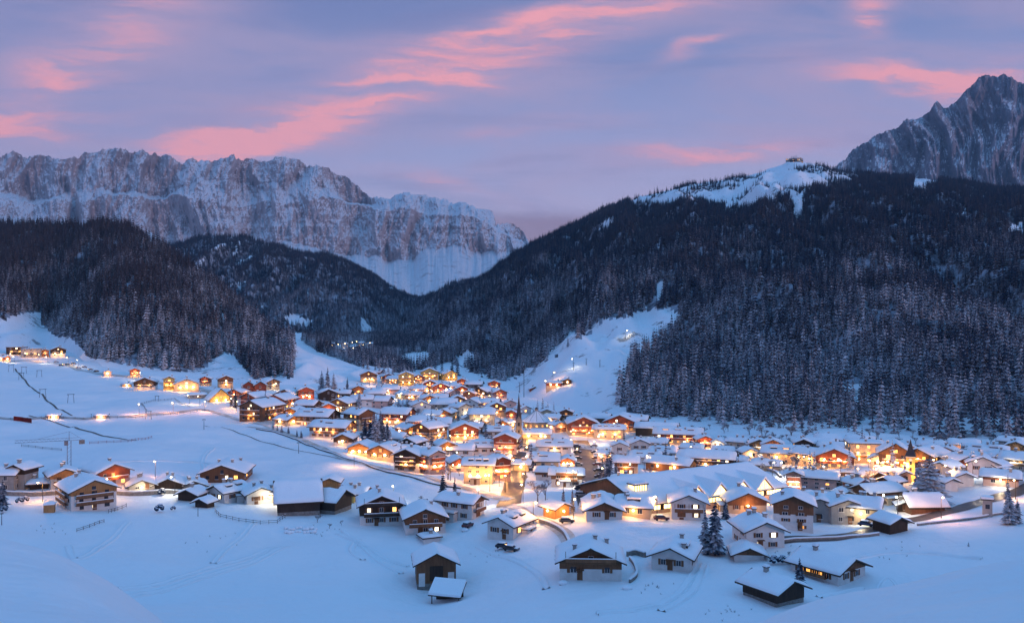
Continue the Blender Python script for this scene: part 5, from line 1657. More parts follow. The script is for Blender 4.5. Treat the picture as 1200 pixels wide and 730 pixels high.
for (px, py, k, lb) in (
        (163, 486, 's', 'first pinkish lamp on the upper meadow road'), (203, 484, 's', 'second pinkish lamp on the upper meadow road'), (240, 482, 's', 'third and brightest pinkish lamp on the meadow road'),
        (222, 474, 'c', 'white lamp below the golden hotels'), (234, 475, 'w', 'lamp beside the golden A-shaped lodge'), (277, 482, 'w', 'orange lamp under the red-brown towers'),
        (270, 478, 'w', 'lamp among the three spruces by the A-shaped lodge'), (166, 446, 'c', 'white lamp beside the chalet with orange gable at the left'), (45, 423, 'w', 'lamp of the lit fir on the upper road'),
        (56, 426, 'c', 'white lamp on the upper road before the dark chalet'), (80, 427, 'w', 'lamp among the parked cars on the upper road'), (92, 430, 'c', 'last white lamp on the upper road'),
        (17, 426, 'c', 'white lamp before the dark flat-roofed hotel'), (625, 613, 'w', 'big glowing lamp beside the wooden shed at the road bend'), (672, 609, 'w', 'lamp between wooden shed and half-timbered hall'),
        (1052, 606, 'c', 'white lamp above the small black barn'), (1103, 607, 's', 'orange lamp at the corner of the tall tilted roof'), (1035, 603, 'c', 'white lamp on the snowy yard left of the road'),
        (1190, 585, 'w', 'lamp lighting the road at the right edge'), (327, 592, 'c', 'white lamp beside the small cream house end wall'),
        (461, 590, 'c', 'white lamp behind the nearly black upper-floor chalet'), (561, 595, 'c', 'white lamp right of the long white house'), (790, 602, 'w', 'lamp at the drive of the three-storey white house'),
        (770, 606, 'w', 'lamp left of the three-storey white house'), (130, 583, 'w', 'lamp behind the right corner of the big guesthouse'), (50, 588, 'w', 'lamp over the little wooden cube on the left'),
        (205, 580, 'c', 'lamp on the road wall beside the dark-gabled low house'), (182, 560, 's', 'lamp in the burning red glow right of the red balconied chalet'), (415, 547, 'w', 'lamp at the near left corner of the lamp-strung chalets'),
        (812, 537, 's', 'orange lamp by the flooded red house'), (755, 550, 'w', 'lamp left of the low brown hotel'), (740, 561, 's', 'pinkish lamp behind the small cream house'), (905, 560, 'c', 'left lamp on the snowfield behind the lit hall'),
        (914, 560, 'c', 'right lamp on the snowfield behind the lit hall'), (966, 566, 'c', 'white lamp at the right end of the rose-white block'), (358, 474, 's', 'rosy lamp on the yard of the red-brown chalet'),
        (345, 475, 'w', 'lamp left of the rosy yard'), (398, 489, 'w', 'lamp under the lit timber balcony chalet')):
    lamp(px, py, k, lb)
for (px, py, k, lb) in ((648, 448, 'w', 'lamp beside the lit piste huts'), (672, 432, 'c', 'floodlight on the piste above the lit huts'), (733, 397, 'c', 'high single floodlight on the piste by the wood edge'), (640, 458, 's', 'rosy lamp left of the piste huts')):
    lamp(px, py, k, lb, at=right_mt.hit(px, py), scale=1.4)
# lamps strung in the far side valley
for (px, py) in ((383, 410), (390, 413), (397, 411), (405, 410), (412, 408), (419, 407), (427, 411), (433, 409), (402, 416), (415, 416)):
    lamp(px, py, 'f', 'tiny lit lamp of the far village between the hills', 'lamps of the far village', scale=1.6)
for i, (px, py) in enumerate(((380, 412), (388, 407), (395, 416), (404, 407), (410, 413), (418, 411), (425, 406), (431, 413), (436, 407), (421, 416))):
    H(px, py, 7, 4, rng.uniform(-30, 80), 1.2, ('white', 'creamchalet', 'pink')[i % 3], 2, 'house', 'tiny lit house of the far village between the hills', group='houses of the far village', lamps=0, chim=1, dorm=0)
# huts on the ski piste
H(650, 455, 12, 6, 80, 1.5, 'redchalet', 3, 'hut', 'lower lit hut on the ski piste', at=right_mt.hit(650, 455), lamps=2, pitch=.3)
H(664, 451, 10, 5, 10, 1.0, 'dark', 2, 'hut', 'upper dark hut with glowing window on the ski piste', at=right_mt.hit(664, 451), lamps=1)
st = right_mt.hit(931, 190)
H(931, 190, 12, 4.5, 75, 1.4, 'grey', 2, 'hotel', 'mountain-top cable car station on the summit of the forested mountain', at=st, flat=True, lamps=0)


# ------------------------------------------------------------------ masts, pylons, crane
def mast(px, py, hpx, label, kind='pole', group=None, at=None, r=.14):
    p = hit(px, py) if at is None else np.array(at)
    h = hpx / F * p[1]
    rt = empty({'pole': 'power_pole', 'lift': 'lift_pylon', 'portal': 'lift_portal'}[kind], p, -atan2(p[0], p[1]))
    tag(rt, label, {'pole': 'pole', 'lift': 'lift mast', 'portal': 'lift portal'}[kind], group)
    if kind == 'portal':
        w = h * .35
        for sg in (-1, 1):
            MB().tube((sg * w, 0, -.5), (sg * w * .75, 0, h), r, r * .8, 'dark_metal', 5).build('leg', rt)
        MB().tube((-w * 1.1, 0, h), (w * 1.1, 0, h), r, r, 'dark_metal', 5).build('crossbar', rt)
        for sg in (-1, 1):
            MB().tube((sg * w, -.4, h - .1), (sg * w, .4, h - .1), .22, .22, 'dark_metal', 7).build('wheel', rt)
    else:
        MB().tube((0, 0, -.6), (0, 0, h), r, r * .6, 'dark_metal' if kind == 'lift' else 'fence_wood', 7).build('shaft', rt)
        MB().box(-h * .13, h * .13, -.08, .08, h - .25, h - .05, 'dark_metal').build('crossarm', rt)
        if kind == 'lift':
            for sg in (-1, 1):
                MB().box(sg * h * .13 - .12, sg * h * .13 + .12, -.9, .9, h - .45, h - .22, 'dark_metal').build('sheave', rt)
    return rt


mast(239, 503, 12, 'dark lift mast in the middle of the meadow', 'lift')
mast(350, 531, 13, 'dark lift mast on the meadow below the chalet with big snow roof', 'lift')
for (px, py, lb) in ((13, 436, 'leftmost drag lift portal on the far meadow'), (28, 438, 'drag lift portal second from left on the far meadow'), (25, 445, 'low drag lift portal at the head of the tow track'),
                     (46, 442, 'drag lift portal third along the far meadow'), (50, 466, 'large drag lift portal over the tow track'), (83, 472, 'right-hand large drag lift portal beside the tow track')):
    mast(px, py, 8 if py < 450 else 10, lb, 'portal')
mast(174, 491, 9, 'dark goal-like portal at the corner of the practice ground', 'portal')
mast(184, 470, 6, 'small wooden arch at the back of the practice ground', 'portal')
mast(107, 490, 5, 'small lift return post beside the glowing mound', 'pole')
mast(232, 605, 14, 'thin pole in the snow below the dark sheds', 'pole', r=.1)
mast(2, 615, 14, 'leaning thin pole at the left edge', 'pole', r=.1)
for (px, py, h, lb) in ((614, 476, 36, 'tallest dark lift mast rising right behind the church'), (609, 462, 14, 'smaller lift mast left of the tallest one'), (687, 428, 8, 'lift mast on the piste left of the pair'), (703, 430, 8, 'right lift mast on the middle piste'),
                        (672, 434, 9, 'mast beside the floodlight on the piste')):
    mast(px, py, h, lb, 'lift', at=right_mt.hit(px, py), r=.3)
for i, (px, lb) in enumerate(((966, 'first antenna mast on the summit ridge'), (975, 'second antenna mast on the summit ridge'), (985, 'third antenna mast on the summit ridge'))):
    mast(px, 199, 5, lb, 'pole', at=right_mt.hit(px, 200), r=.8)

c0 = hit(81, 552)
cr = empty('tower_crane', c0, radians(22))
tag(cr, 'thin tower crane with long jib standing behind the left hamlet', 'crane')
hm = 36 / F * c0[1]
m = MB()
for sx in (-.6, .6):
    for sy in (-.6, .6):
        m.tube((sx, sy, -1), (sx, sy, hm), .06, .06, 'metal', 4)
for k in range(int(hm / 1.3)):
    z = k * 1.3
    m.tube((-.6, -.6, z), (.6, -.6, z + 1.3), .032, .032, 'metal', 3).tube((.6, -.6, z), (.6, .6, z + 1.3), .032, .032, 'metal', 3).tube((-.6, .6, z), (-.6, -.6, z + 1.3), .032, .032, 'metal', 3)
m.build('mast', cr)
m = MB()
Lj = 56 / F * c0[1]
m.tube((-Lj, 0, hm), (5, 0, hm), .07, .07, 'metal', 4).tube((-Lj, 0, hm + .9), (3, 0, hm + .9), .05, .05, 'metal', 4)
for k in range(int(Lj / 1.4)):
    m.tube((-Lj + k * 1.4, 0, hm), (-Lj + k * 1.4 + .7, 0, hm + .9), .032, .032, 'metal', 3).tube((-Lj + k * 1.4 + .7, 0, hm + .9), (-Lj + k * 1.4 + 1.4, 0, hm), .032, .032, 'metal', 3)
m.build('jib', cr)
MB().tube((0, 0, hm), (0, 0, hm + 3.2), .12, .06, 'metal', 5).tube((0, 0, hm + 3.2), (-Lj * .6, 0, hm + .9), .04, .04, 'metal', 3).tube((0, 0, hm + 3.2), (4.6, 0, hm), .04, .04, 'metal', 3).build('tie_rods', cr)
MB().box(3.2, 5, -.5, .5, hm - 1.4, hm, 'stone').build('counterweight', cr)
MB().box(-1.5, -.3, -.9, .1, hm - 1.6, hm - .1, 'metal').build('cab', cr)


# ------------------------------------------------------------------ church, bell tower, pavilion, hall
def spire_church():
    p = hit(608, 514); s = p[1] / F
    rt = empty('church', p, -atan2(p[0], p[1]))
    tag(rt, 'grey stone church with tall needle spire at the top of the brown street', 'church')
    w = 7 * s / 2; hw_ = 22 * s
    MB().box(-w, w, -w, w, -3, hw_, 'stone').build('tower', rt)
    MB().box(-w * .35, w * .35, -w - .06, -w, hw_ * .70, hw_ * .88, 'dark_glass').build('belfry_window', rt)
    MB().box(-w * .3, w * .3, -w - .06, -w, hw_ * .35, hw_ * .48, 'dark_glass').build('window', rt)
    m = MB()
    for sg in (0, 1, 2, 3):
        a = [(-w, -w), (w, -w), (w, w), (-w, w)]
        b, c = a[sg], a[(sg + 1) % 4]
        m.poly([(b[0], b[1], hw_), (c[0], c[1], hw_), ((b[0] + c[0]) / 2, (b[1] + c[1]) / 2, hw_ + w * 1.5)], 'stone')
    m.build('gablets', rt)
    m = MB(); n = 8; r0 = w * .98; top = 54 * s
    for i in range(n):
        a, b = 2 * pi * (i + .5) / n, 2 * pi * (i + 1.5) / n
        m.poly([(cos(a) * r0, sin(a) * r0, hw_ + .2), (cos(b) * r0, sin(b) * r0, hw_ + .2), (0, 0, top)], 'slate')
    m.build('spire', rt)
    MB().tube((0, 0, top - .3), (0, 0, top + 1.4), .06, .05, 'metal', 4).tube((-.4, 0, top + .9), (.4, 0, top + .9), .05, .05, 'metal', 4).build('cross', rt)
    m = MB(); L = 34 * s; bw = 8 * s; eh = 9 * s
    m.prism([(-bw / 2, -3), (bw / 2, -3), (bw / 2, eh), (0, eh + bw * .5), (-bw / 2, eh)], w, w + L, 'cream_plaster').build('nave', rt)
    m = MB()
    for sg in (-1, 1):
        m.prism([(0, eh + bw * .5 + .1), (sg * (bw / 2 + .6), eh - .5), (sg * (bw / 2 + .6), eh - .1), (0, eh + bw * .5 + .7)][::-sg], w + .1, w + L + .6, 'roof_snow')
    m.build('roof', rt)
    for k in (-1, 1):
        o = link(bpy.data.objects.new('lamp_light', SW), rt); o.location = (k * 5, -5, 2.5)
    HOUSES.append((p[0], p[1], 8, 608, 514))


spire_church()


def bell_tower():
    p = hit(1067, 563); s = p[1] / F
    rt = empty('bell_tower', p, -atan2(p[0], p[1]))
    tag(rt, 'square yellow floodlit bell tower with dark pyramid roof on the bright hotel road', 'tower')
    w = 9.5 * s / 2; hh = 28 * s
    MB().box(-w, w, -w, w, -3, hh, 'yellow_plaster').build('wall', rt)
    MB().box(-w - .15, w + .15, -w - .15, w + .15, hh, hh + .3, 'white_plaster').build('cornice', rt)
    for z in (.42, .68):
        MB().box(-.4, .4, -w - .06, -w, hh * z, hh * z + 1.3, 'dark_glass').build('window', rt)
    m = MB().tube((0, -w - .1, hh * .9 - .0), (0, -w, hh * .9), .55, .55, 'white_plaster', 14).build('clock_face', rt)
    m = MB(); r = w + .35; top = 49 * s
    q = [(-r, -r), (r, -r), (r, r), (-r, r)]
    for i in range(4):
        a, b = q[i], q[(i + 1) % 4]
        m.poly([(a[0], a[1], hh + .3), (b[0], b[1], hh + .3), (b[0] * .55, b[1] * .55, hh + (top - hh) * .35), (a[0] * .55, a[1] * .55, hh + (top - hh) * .35)], 'slate')
        m.poly([(a[0] * .55, a[1] * .55, hh + (top - hh) * .35), (b[0] * .55, b[1] * .55, hh + (top - hh) * .35), (0, 0, top)], 'slate')
    m.poly([(x, y, hh + .3) for x, y in q][::-1], 'slate')
    m.build('roof', rt)
    for k in (-1, 1):
        f = MB().box(k * 1.8 - .2, k * 1.8 + .2, -w - 2.4, -w - 2.0, 0, .4, 'lamp_glass').build('floodlight', rt)
        o = link(bpy.data.objects.new('lamp_light', SW), f); o.location = (k * 1.8, -w - 2.6, 2.0)
    HOUSES.append((p[0], p[1], 5, 1067, 556))


bell_tower()


def pavilion():
    p = hit(629, 503); s = p[1] / F
    c = p + np.array([0, 9, 0])
    rt = empty('pavilion', c)
    tag(rt, 'round pavilion with wide faceted cone roof of snow right of the church', 'pavilion')
    R = 18 * s; h1 = 7 * s; h2 = 20 * s; n = 12
    m = MB().tube((0, 0, -3), (0, 0, h1), R * .86, R * .86, 'cream_plaster', n).build('wall', rt)
    m = MB().tube((0, 0, h1), (0, 0, h1 + .35), R, R, 'roof_edge', n).build('eave', rt)
    m = MB().tube((0, 0, h1 + .36), (0, 0, h1 + .9), R * .99, R * .95, 'roof_snow', n).tube((0, 0, h1 + .9), (0, 0, h2), R * .95, R * .10, 'roof_snow', n).build('roof', rt)
    m = MB()
    for i in range(n):
        a = 2 * pi * i / n
        m.tube((cos(a) * R * .93, sin(a) * R * .93, h1 + 1.0), (cos(a) * R * .1, sin(a) * R * .1, h2 + .1), .10, .08, 'roof_edge', 4)
    m.build('roof_ribs', rt)
    MB().tube((0, 0, h2), (0, 0, h2 + 1.2), R * .10, R * .1, 'grey_plaster', 8).cone((0, 0, h2 + 1.2), R * .14, 1.2, 'slate', 8).build('lantern', rt)
    for i in range(5):
        a = -pi / 2 + (i - 2) * .45
        o = link(bpy.data.objects.new('window', WIN[(1, None)]), rt)
        o.location = (cos(a) * R * .87, sin(a) * R * .87, h1 * .5); o.rotation_euler = (0, 0, a + pi / 2); o.scale = (1.4, 1, 1.3)
    HOUSES.append((c[0], c[1], R, 629, 503))


pavilion()


def tennis_hall():
    a, b = hit(752, 602), hit(918, 588)
    d = b[:2] - a[:2]; L = np.linalg.norm(d)
    ang = atan2(d[1], d[0])
    z = min(a[2], b[2])
    rt = empty('sports_hall', (a[0], a[1], z), ang)
    tag(rt, 'very long sports hall with four zigzag lit glass gables under its snow roof', 'hall')
    eh = 5.0; D = 32.0; ridge = 16.0; rh = eh + 4.8
    MB().box(0, L, 0, D, -4, eh - 2.2, 'pink_plaster').build('wall', rt)
    m = MB()
    m.box(.5, L - .5, .15, D - .2, eh - 2.2, eh, 'dark_wood').build('upper_wall', rt)
    m = MB()
    for (xa, xb_) in ((-.05, .35), (L - .35, L + .05)):
        b_ = len(m.v); k_ = m.mi('brown_wood')
        m.v += [(x_, y_, z_) for x_ in (xa, xb_) for (y_, z_) in ((0, eh - .01), (ridge, rh - .05), (D, rh - (rh - eh) / ridge * (D - ridge) - .05), (D, 2.0), (0, 2.0))]
        for q in ((0, 1, 2, 3, 4), (9, 8, 7, 6, 5), (0, 5, 6, 1), (1, 6, 7, 2), (2, 7, 8, 3), (3, 8, 9, 4), (4, 9, 5, 0)):
            m.f.append(tuple(b_ + i for i in q)); m.m.append(k_)
    m.build('end_gable', rt)
    wb = MB()
    n = 44
    for k in range(n):
        x0 = .8 + (L - 1.6) * k / n; x1 = .8 + (L - 1.6) * (k + .86) / n
        if k % 11 == 5:
            wb.build('window', rt); wb = MB(); continue
        wb.poly([(x0, .12, eh - 2.0), (x1, .12, eh - 2.0), (x1, .12, eh - .15), (x0, .12, eh - .15)], 'hall_glass')
    wb.build('window', rt)
    m = MB()   # roof planes
    o = -1.2
    def plane(y0, z0, y1, z1, mat, t):
        m.v += []
        bi = len(m.v); k = m.mi(mat)
        m.v += [(-1.2, y0, z0), (L + 1.2, y0, z0), (L + 1.2, y1, z1), (-1.2, y1, z1), (-1.2, y0, z0 + t), (L + 1.2, y0, z0 + t), (L + 1.2, y1, z1 + t), (-1.2, y1, z1 + t)]
        for q in ((0, 3, 2, 1), (4, 5, 6, 7), (0, 1, 5, 4), (1, 2, 6, 5), (2, 3, 7, 6), (3, 0, 4, 7)):
            m.f.append(tuple(bi + i for i in q)); m.m.append(k)
    sl = (rh - eh) / ridge
    plane(o, eh + o * sl, ridge, rh, 'roof_edge', .3)
    plane(ridge, rh, D + 1, rh - sl * (D + 1 - ridge), 'roof_edge', .3)
    roof = m.build('roof', rt)
    # snow as an uneven blanket
    nx, ny = 60, 24
    xs, ysn = np.linspace(-1.15, L + 1.15, nx + 1), np.linspace(o + .05, D + .95, ny + 1)
    X, Y = np.meshgrid(xs, ysn)
    Zr = np.where(Y < ridge, eh + Y * sl, rh - (Y - ridge) * sl) + .3
    ed = np.clip(np.minimum(np.minimum(X + 1.15, L + 1.15 - X), np.minimum(Y - o, D + 1 - Y)) / .5, 0, 1)
    top = Zr + .55 * (.3 + .7 * np.sqrt(ed)) * (1 + .25 * perlin(X / 4, Y / 4, 77))
    Pm = np.stack([X, Y, top], -1)
    low = np.stack([X, Y, Zr], -1)
    full = np.concatenate([low[:1], Pm, low[-1:]])
    me = grid_mesh('snow_cover', full, 'roof_snow')
    link(bpy.data.objects.new('snow_cover', me), roof)
    # glass gables
    for px in (815, 842, 868, 893):
        # find x along the front whose bearing is px
        best = min(np.linspace(0, L, 400), key=lambda t: abs(CX + F * (a[0] + cos(ang) * t) / (a[1] + sin(ang) * t) - px))
        w_, hgt = 3.7, 3.5
        g_ = MB()
        y0 = -1.0
        g_.poly([(best - w_, y0, eh - .2), (best + w_, y0, eh - .2), (best, y0, eh + hgt - .2)], 'hall_glass')
        g_.build('gable_window', rt)
        fr = MB()
        for sg in (-1, 1):
            fr.tube((best + sg * w_, y0 - .05, eh - .2), (best, y0 - .05, eh + hgt - .1), .17, .17, 'brown_wood', 4)
        fr.tube((best - w_ * .5, y0 - .03, eh - .2), (best - w_ * .5, y0 - .03, eh + hgt * .5), .06, .06, 'dark_wood', 4).tube((best, y0 - .03, eh - .2), (best, y0 - .03, eh + hgt), .06, .06, 'dark_wood', 4).tube((best + w_ * .5, y0 - .03, eh - .2), (best + w_ * .5, y0 - .03, eh + hgt * .5), .06, .06, 'dark_wood', 4)
        fr.build('gable_frame', rt)
        rf = MB()
        yb = (hgt + .6) / sl
        for sg in (-1, 1):
            A, B, C_ = (best + sg * (w_ + .5), y0 - .4, eh - .5), (best, y0 - .4, eh + hgt + .1), (best, yb, eh + hgt + .25)
            up_ = lambda q, t: (q[0], q[1], q[2] + t)
            q = [A, B, C_][::sg]
            rf.poly([up_(v_, .6) for v_ in q], 'roof_snow')
            rf.poly([A, B, up_(B, .6), up_(A, .6)][::-sg], 'roof_snow')
            rf.poly([v_ for v_ in q][::-1], 'roof_edge')
        rf.build('gable_roof', rt)
        lo_ = link(bpy.data.objects.new('lamp_light', WARM), rt); lo_.location = (best, -3.4, 3.0)
    # lit lantern box on the roof and arched glowing entrance at the left end
    xb = L * .075
    MB().box(xb - 2.2, xb + 2.2, 6.0, 9.0, eh + 1.5, eh + 4.3, 'hall_glass').build('roof_lantern', rt)
    m = MB()
    for i in range(6):
        xx = xb - 2.25 + 4.5 * i / 5
        m.box(xx - .09, xx + .09, 5.88, 5.99, eh + 1.5, eh + 4.3, 'dark_metal')
    m.box(xb - 2.7, xb + 2.7, 5.6, 9.4, eh + 4.3, eh + 4.6, 'dark_metal').box(xb - 2.5, xb + 2.5, 5.8, 9.2, eh + 4.6, eh + 5.0, 'roof_snow').build('lantern_frame', rt)
    m = MB(); segs = 12; cx_, cz, R = -6.5, 1.0, 5.2
    arc = [(cx_ + R * cos(pi * .05 + pi * .9 * k / segs), cz + R * sin(pi * .05 + pi * .9 * k / segs)) for k in range(segs + 1)]
    for (p0, p1) in zip(arc[:-1], arc[1:]):
        bi = len(m.v); k = m.mi('brown_wood'); k2 = m.mi('roof_snow')
        nrm = np.array([(p0[0] + p1[0]) / 2 - cx_, (p0[1] + p1[1]) / 2 - cz]); nrm /= np.linalg.norm(nrm)
        m.v += [(p0[0], 8, p0[1]), (p1[0], 8, p1[1]), (p1[0], 15, p1[1]), (p0[0], 15, p0[1])]
        m.v += [(x + nrm[0] * .7, y, z_ + nrm[1] * .7) for x, y, z_ in m.v[bi:bi + 4]]
        for f, mm in (((0, 3, 2, 1), k), ((4, 5, 6, 7), k2), ((0, 1, 5, 4), k)):
            m.f.append(tuple(bi + i for i in f)); m.m.append(mm)
    m.build('entrance_arch', rt)
    g_ = MB().poly([(cx_ - R * .9, 9.0, -2)] + [(x, 9.0, z_) for x, z_ in arc[::-1]] + [(cx_ + R * .9, 9.0, -2)], 'hall_glass')
    g_.f[-1] = tuple(reversed(g_.f[-1])); g_.build('entrance_glass', rt)
    for k in range(2):
        lo_ = link(bpy.data.objects.new('lamp_light', SW), rt); lo_.location = (cx_ - 2 + 4 * k, 5, 2.2)
    cc = np.array([a[0], a[1]]) + d / 2
    for t in np.linspace(0, 1, 6):
        q = a[:2] + d * t + np.array([-sin(ang), cos(ang)]) * D / 2
        HOUSES.append((q[0], q[1], 19, 0, 0))


tennis_hall()


# --- details on particular houses
def at_house(root, mb, name, loc=(0, 0, 0), rz=0):
    o = mb.build(name, root); o.location = loc; o.rotation_euler = (0, 0, rz)
    return o


s_ = hit(510, 692)[1] / F
Wb, Hb, Db = 45 * s_, 32 * s_, 45 * s_ * .95
for sg in (-1, 1):
    at_house(BARN, MB().box(-.75, .75, -.12, .02, 0, 3.2, 'white_plaster'), 'door', (sg * Wb * .38, -Db / 2 - .1, 1.2))
at_house(BARN, MB().box(-1.6, 1.6, -.1, .02, 0, 3.6, 'dark_wood'), 'gate', (0, -Db / 2 - .1, 2.4))
for k in range(7):
    pass
s_ = hit(970, 684)[1] / F
Wc, Hc, Dc = 56 * s_, 14 * s_, 56 * s_ * 1.15
v_ = MB().box(-.02, 1.3, -Dc * .30, Dc * .30, .9, 1.0, 'brown_wood').box(1.2, 1.3, -Dc * .30, Dc * .30, 1.0, 1.7, 'brown_wood')
for k in range(7):
    y_ = -Dc * .29 + Dc * .58 * k / 6
    v_.box(1.18, 1.3, y_ - .06, y_ + .06, 1.0, Hc - .1, 'brown_wood')
v_.poly([(.06, -Dc * .28, 1.0), (.06, Dc * .28, 1.0), (.06, Dc * .28, Hc - .4), (.06, -Dc * .28, Hc - .4)], 'lit_window')
at_house(COT, v_, 'veranda', (-Wc / 2, 0, 0), pi)
# open-sided lean-to in front of the barn
p = hit(524, 704); s_ = p[1] / F
ls = empty('lean_to', p, radians(-12))
tag(ls, 'open wooden lean-to with slanting snow roof at the lower right of the lone barn', 'shed')
for (x, y, hz) in ((-3.2, -1.6, 1.9), (3.2, -1.6, 1.7), (-3.2, 2.2, 3.4), (3.2, 2.2, 3.2)):
    MB().tube((x, y, -1), (x, y, hz), .13, .12, 'dark_wood', 6).build('post', ls)
m = MB()
for (t0, t1, mt, g_) in ((0, .2, 'roof_edge', 0), (.21, .75, 'roof_snow', -.08)):
    bi = len(m.v); k = m.mi(mt)
    m.v += [(x, y, z_ + t) for t in (t0, t1) for (x, y, z_) in ((-3.9 - g_, -2.4 - g_, 1.7), (3.9 + g_, -2.4 - g_, 1.5), (3.9 + g_, 3.0 + g_, 3.6), (-3.9 - g_, 3.0 + g_, 3.8))]
    for q in ((0, 3, 2, 1), (4, 5, 6, 7), (0, 1, 5, 4), (1, 2, 6, 5), (2, 3, 7, 6), (3, 0, 4, 7)):
        m.f.append(tuple(bi + i for i in q)); m.m.append(k)
m.build('roof', ls)
MB().box(-3.1, 3.1, 2.0, 2.15, -.5, 3.0, 'dark_wood').build('back_wall', ls)
# stair of the broad brown chalet is a part of it
# transformer tower by the road
p = hit(1157, 604); s_ = p[1] / F
tt = empty('transformer_tower', p, radians(-25))
tag(tt, 'small square pale tower hut with snow cap beside the winding road', 'tower')
w_ = 10 * s_ / 2
MB().box(-w_, w_, -w_, w_, -2, 19 * s_, 'grey_plaster').build('wall', tt)
MB().box(-w_ * .45, w_ * .45, -w_ - .05, -w_, 9 * s_, 14 * s_, 'dark_glass').build('window', tt)
MB().box(-w_ * 1.35, w_ * 1.35, -w_ * 1.35, w_ * 1.35, 19 * s_, 19 * s_ + .3, 'roof_edge').build('roof', tt)
MB().box(-w_ * 1.3, w_ * 1.3, -w_ * 1.3, w_ * 1.3, 19 * s_ + .3, 19 * s_ + .9, 'roof_snow').build('snow_cover', tt)
# glowing crate hut
p = hit(58, 600)
cb = empty('wooden_crate', p, radians(20))
tag(cb, 'cube-shaped honey-coloured wooden box hut left of the big white guesthouse', 'box')
MB().box(-1.4, 1.4, -1.4, 1.4, -.3, 2.4, 'honey_wood').build('wall', cb)
MB().box(-1.5, 1.5, -1.5, 1.5, 2.4, 2.8, 'roof_snow').build('snow_cover', cb)
# mounds that hide lit snow machines on the meadow road
for (px, lb) in ((63, 'left glowing snow-covered booth on the meadow road'), (119, 'right glowing snow-covered booth on the meadow road')):
    H(px, 490, 10, 3, 85, 1.1, 'cream', 3, 'hut', lb, pitch=.25, chim=0, lamps=1, light=PINKL, floors=1)


# ------------------------------------------------------------------ village and foreground trees
def clear_of(p, r=2.0):
    for (x, y, rad, _, _) in HOUSES:
        if (p[0] - x) ** 2 + (p[1] - y) ** 2 < (rad + r) ** 2: return False
    return True


for (px, py, h, v, wd, lb) in (
        (838, 650, 66, 0, 1.05, 'tallest snowy spruce in front, right one of the pair beside the shuttered white house'), (826, 648, 54, 1, 1.1, 'left one of the pair of big snowy spruces beside the shuttered white house'),
        (937, 683, 30, 2, 1.1, 'dark snowy spruce behind the ridge of the near-black barn'), (850, 608, 24, 0, 1.2, 'small spruce just right behind the big pair'),
        (1089, 590, 56, 2, 2.0, 'great dark broad tree between the tall tilted roof and the white garages'), (1077, 574, 36, 0, 1.3, 'dark tree behind the left side of the great dark tree'),
        (1183, 614, 38, 2, 1.35, 'left blue snowy tree beside the road at the right edge'), (1192, 613, 30, 1, 1.5, 'right blue snowy tree beside the road at the right edge'),
        (1181, 598, 42, 1, .8, 'slim frosted tree rising behind the two blue snowy trees'),
        (519, 592, 40, 0, 1.1, 'left snowy spruce above the long white house'), (533, 592, 34, 1, 1.0, 'right snowy spruce above the long white house'),
        (660, 602, 34, 1, .8, 'left slim dark tree beside the park below the two red balconies'), (671, 601, 32, 1, .8, 'right slim dark tree beside the park below the two red balconies'),
        (714, 568, 42, 0, 1.1, 'big greenish spruce right of the parking street'), (706, 562, 26, 2, 1.0, 'smaller spruce left of the big one at the parking street'), (722, 566, 26, 2, .9, 'spruce between the big one and the small cream house'),
        (3, 596, 34, 0, 1.2, 'dark snowy spruce cut by the left edge'), (384, 464, 34, 1, 1.2, 'tallest spruce of the clump on the slope behind the dark gabled house'), (377, 462, 28, 0, 1.2, 'left spruce of the clump on the slope behind the dark gabled house'),
        (391, 463, 26, 2, 1.1, 'right spruce of the clump on the slope behind the dark gabled house'), (407, 458, 16, 1, 1.1, 'lone little spruce on the white ridge'), (421, 482, 26, 1, 1.2, 'spruce beside the chalet with lit timber balconies'),
        (271, 476, 26, 1, .8, 'left of three slim spruces beside the golden A-shaped lodge'), (276, 478, 22, 0, .8, 'middle of three slim spruces beside the golden A-shaped lodge'), (291, 484, 26, 1, .9, 'right of three slim spruces beside the A-shaped lodge'),
        (755, 418, 26, 1, 1.1, 'left spruce of the isolated pair on the piste'), (760, 418, 24, 0, 1.1, 'right spruce of the isolated pair on the piste'),
        (1135, 640, 5, 2, 1.2, 'tiny sapling in the right snowfield')):
    at = hit(px, py)
    if 740 < px < 770 and py < 430: at = right_mt.hit(px, py)
    spruce(at, h / F * at[1], v, lb, None, near=True, wide=wd)
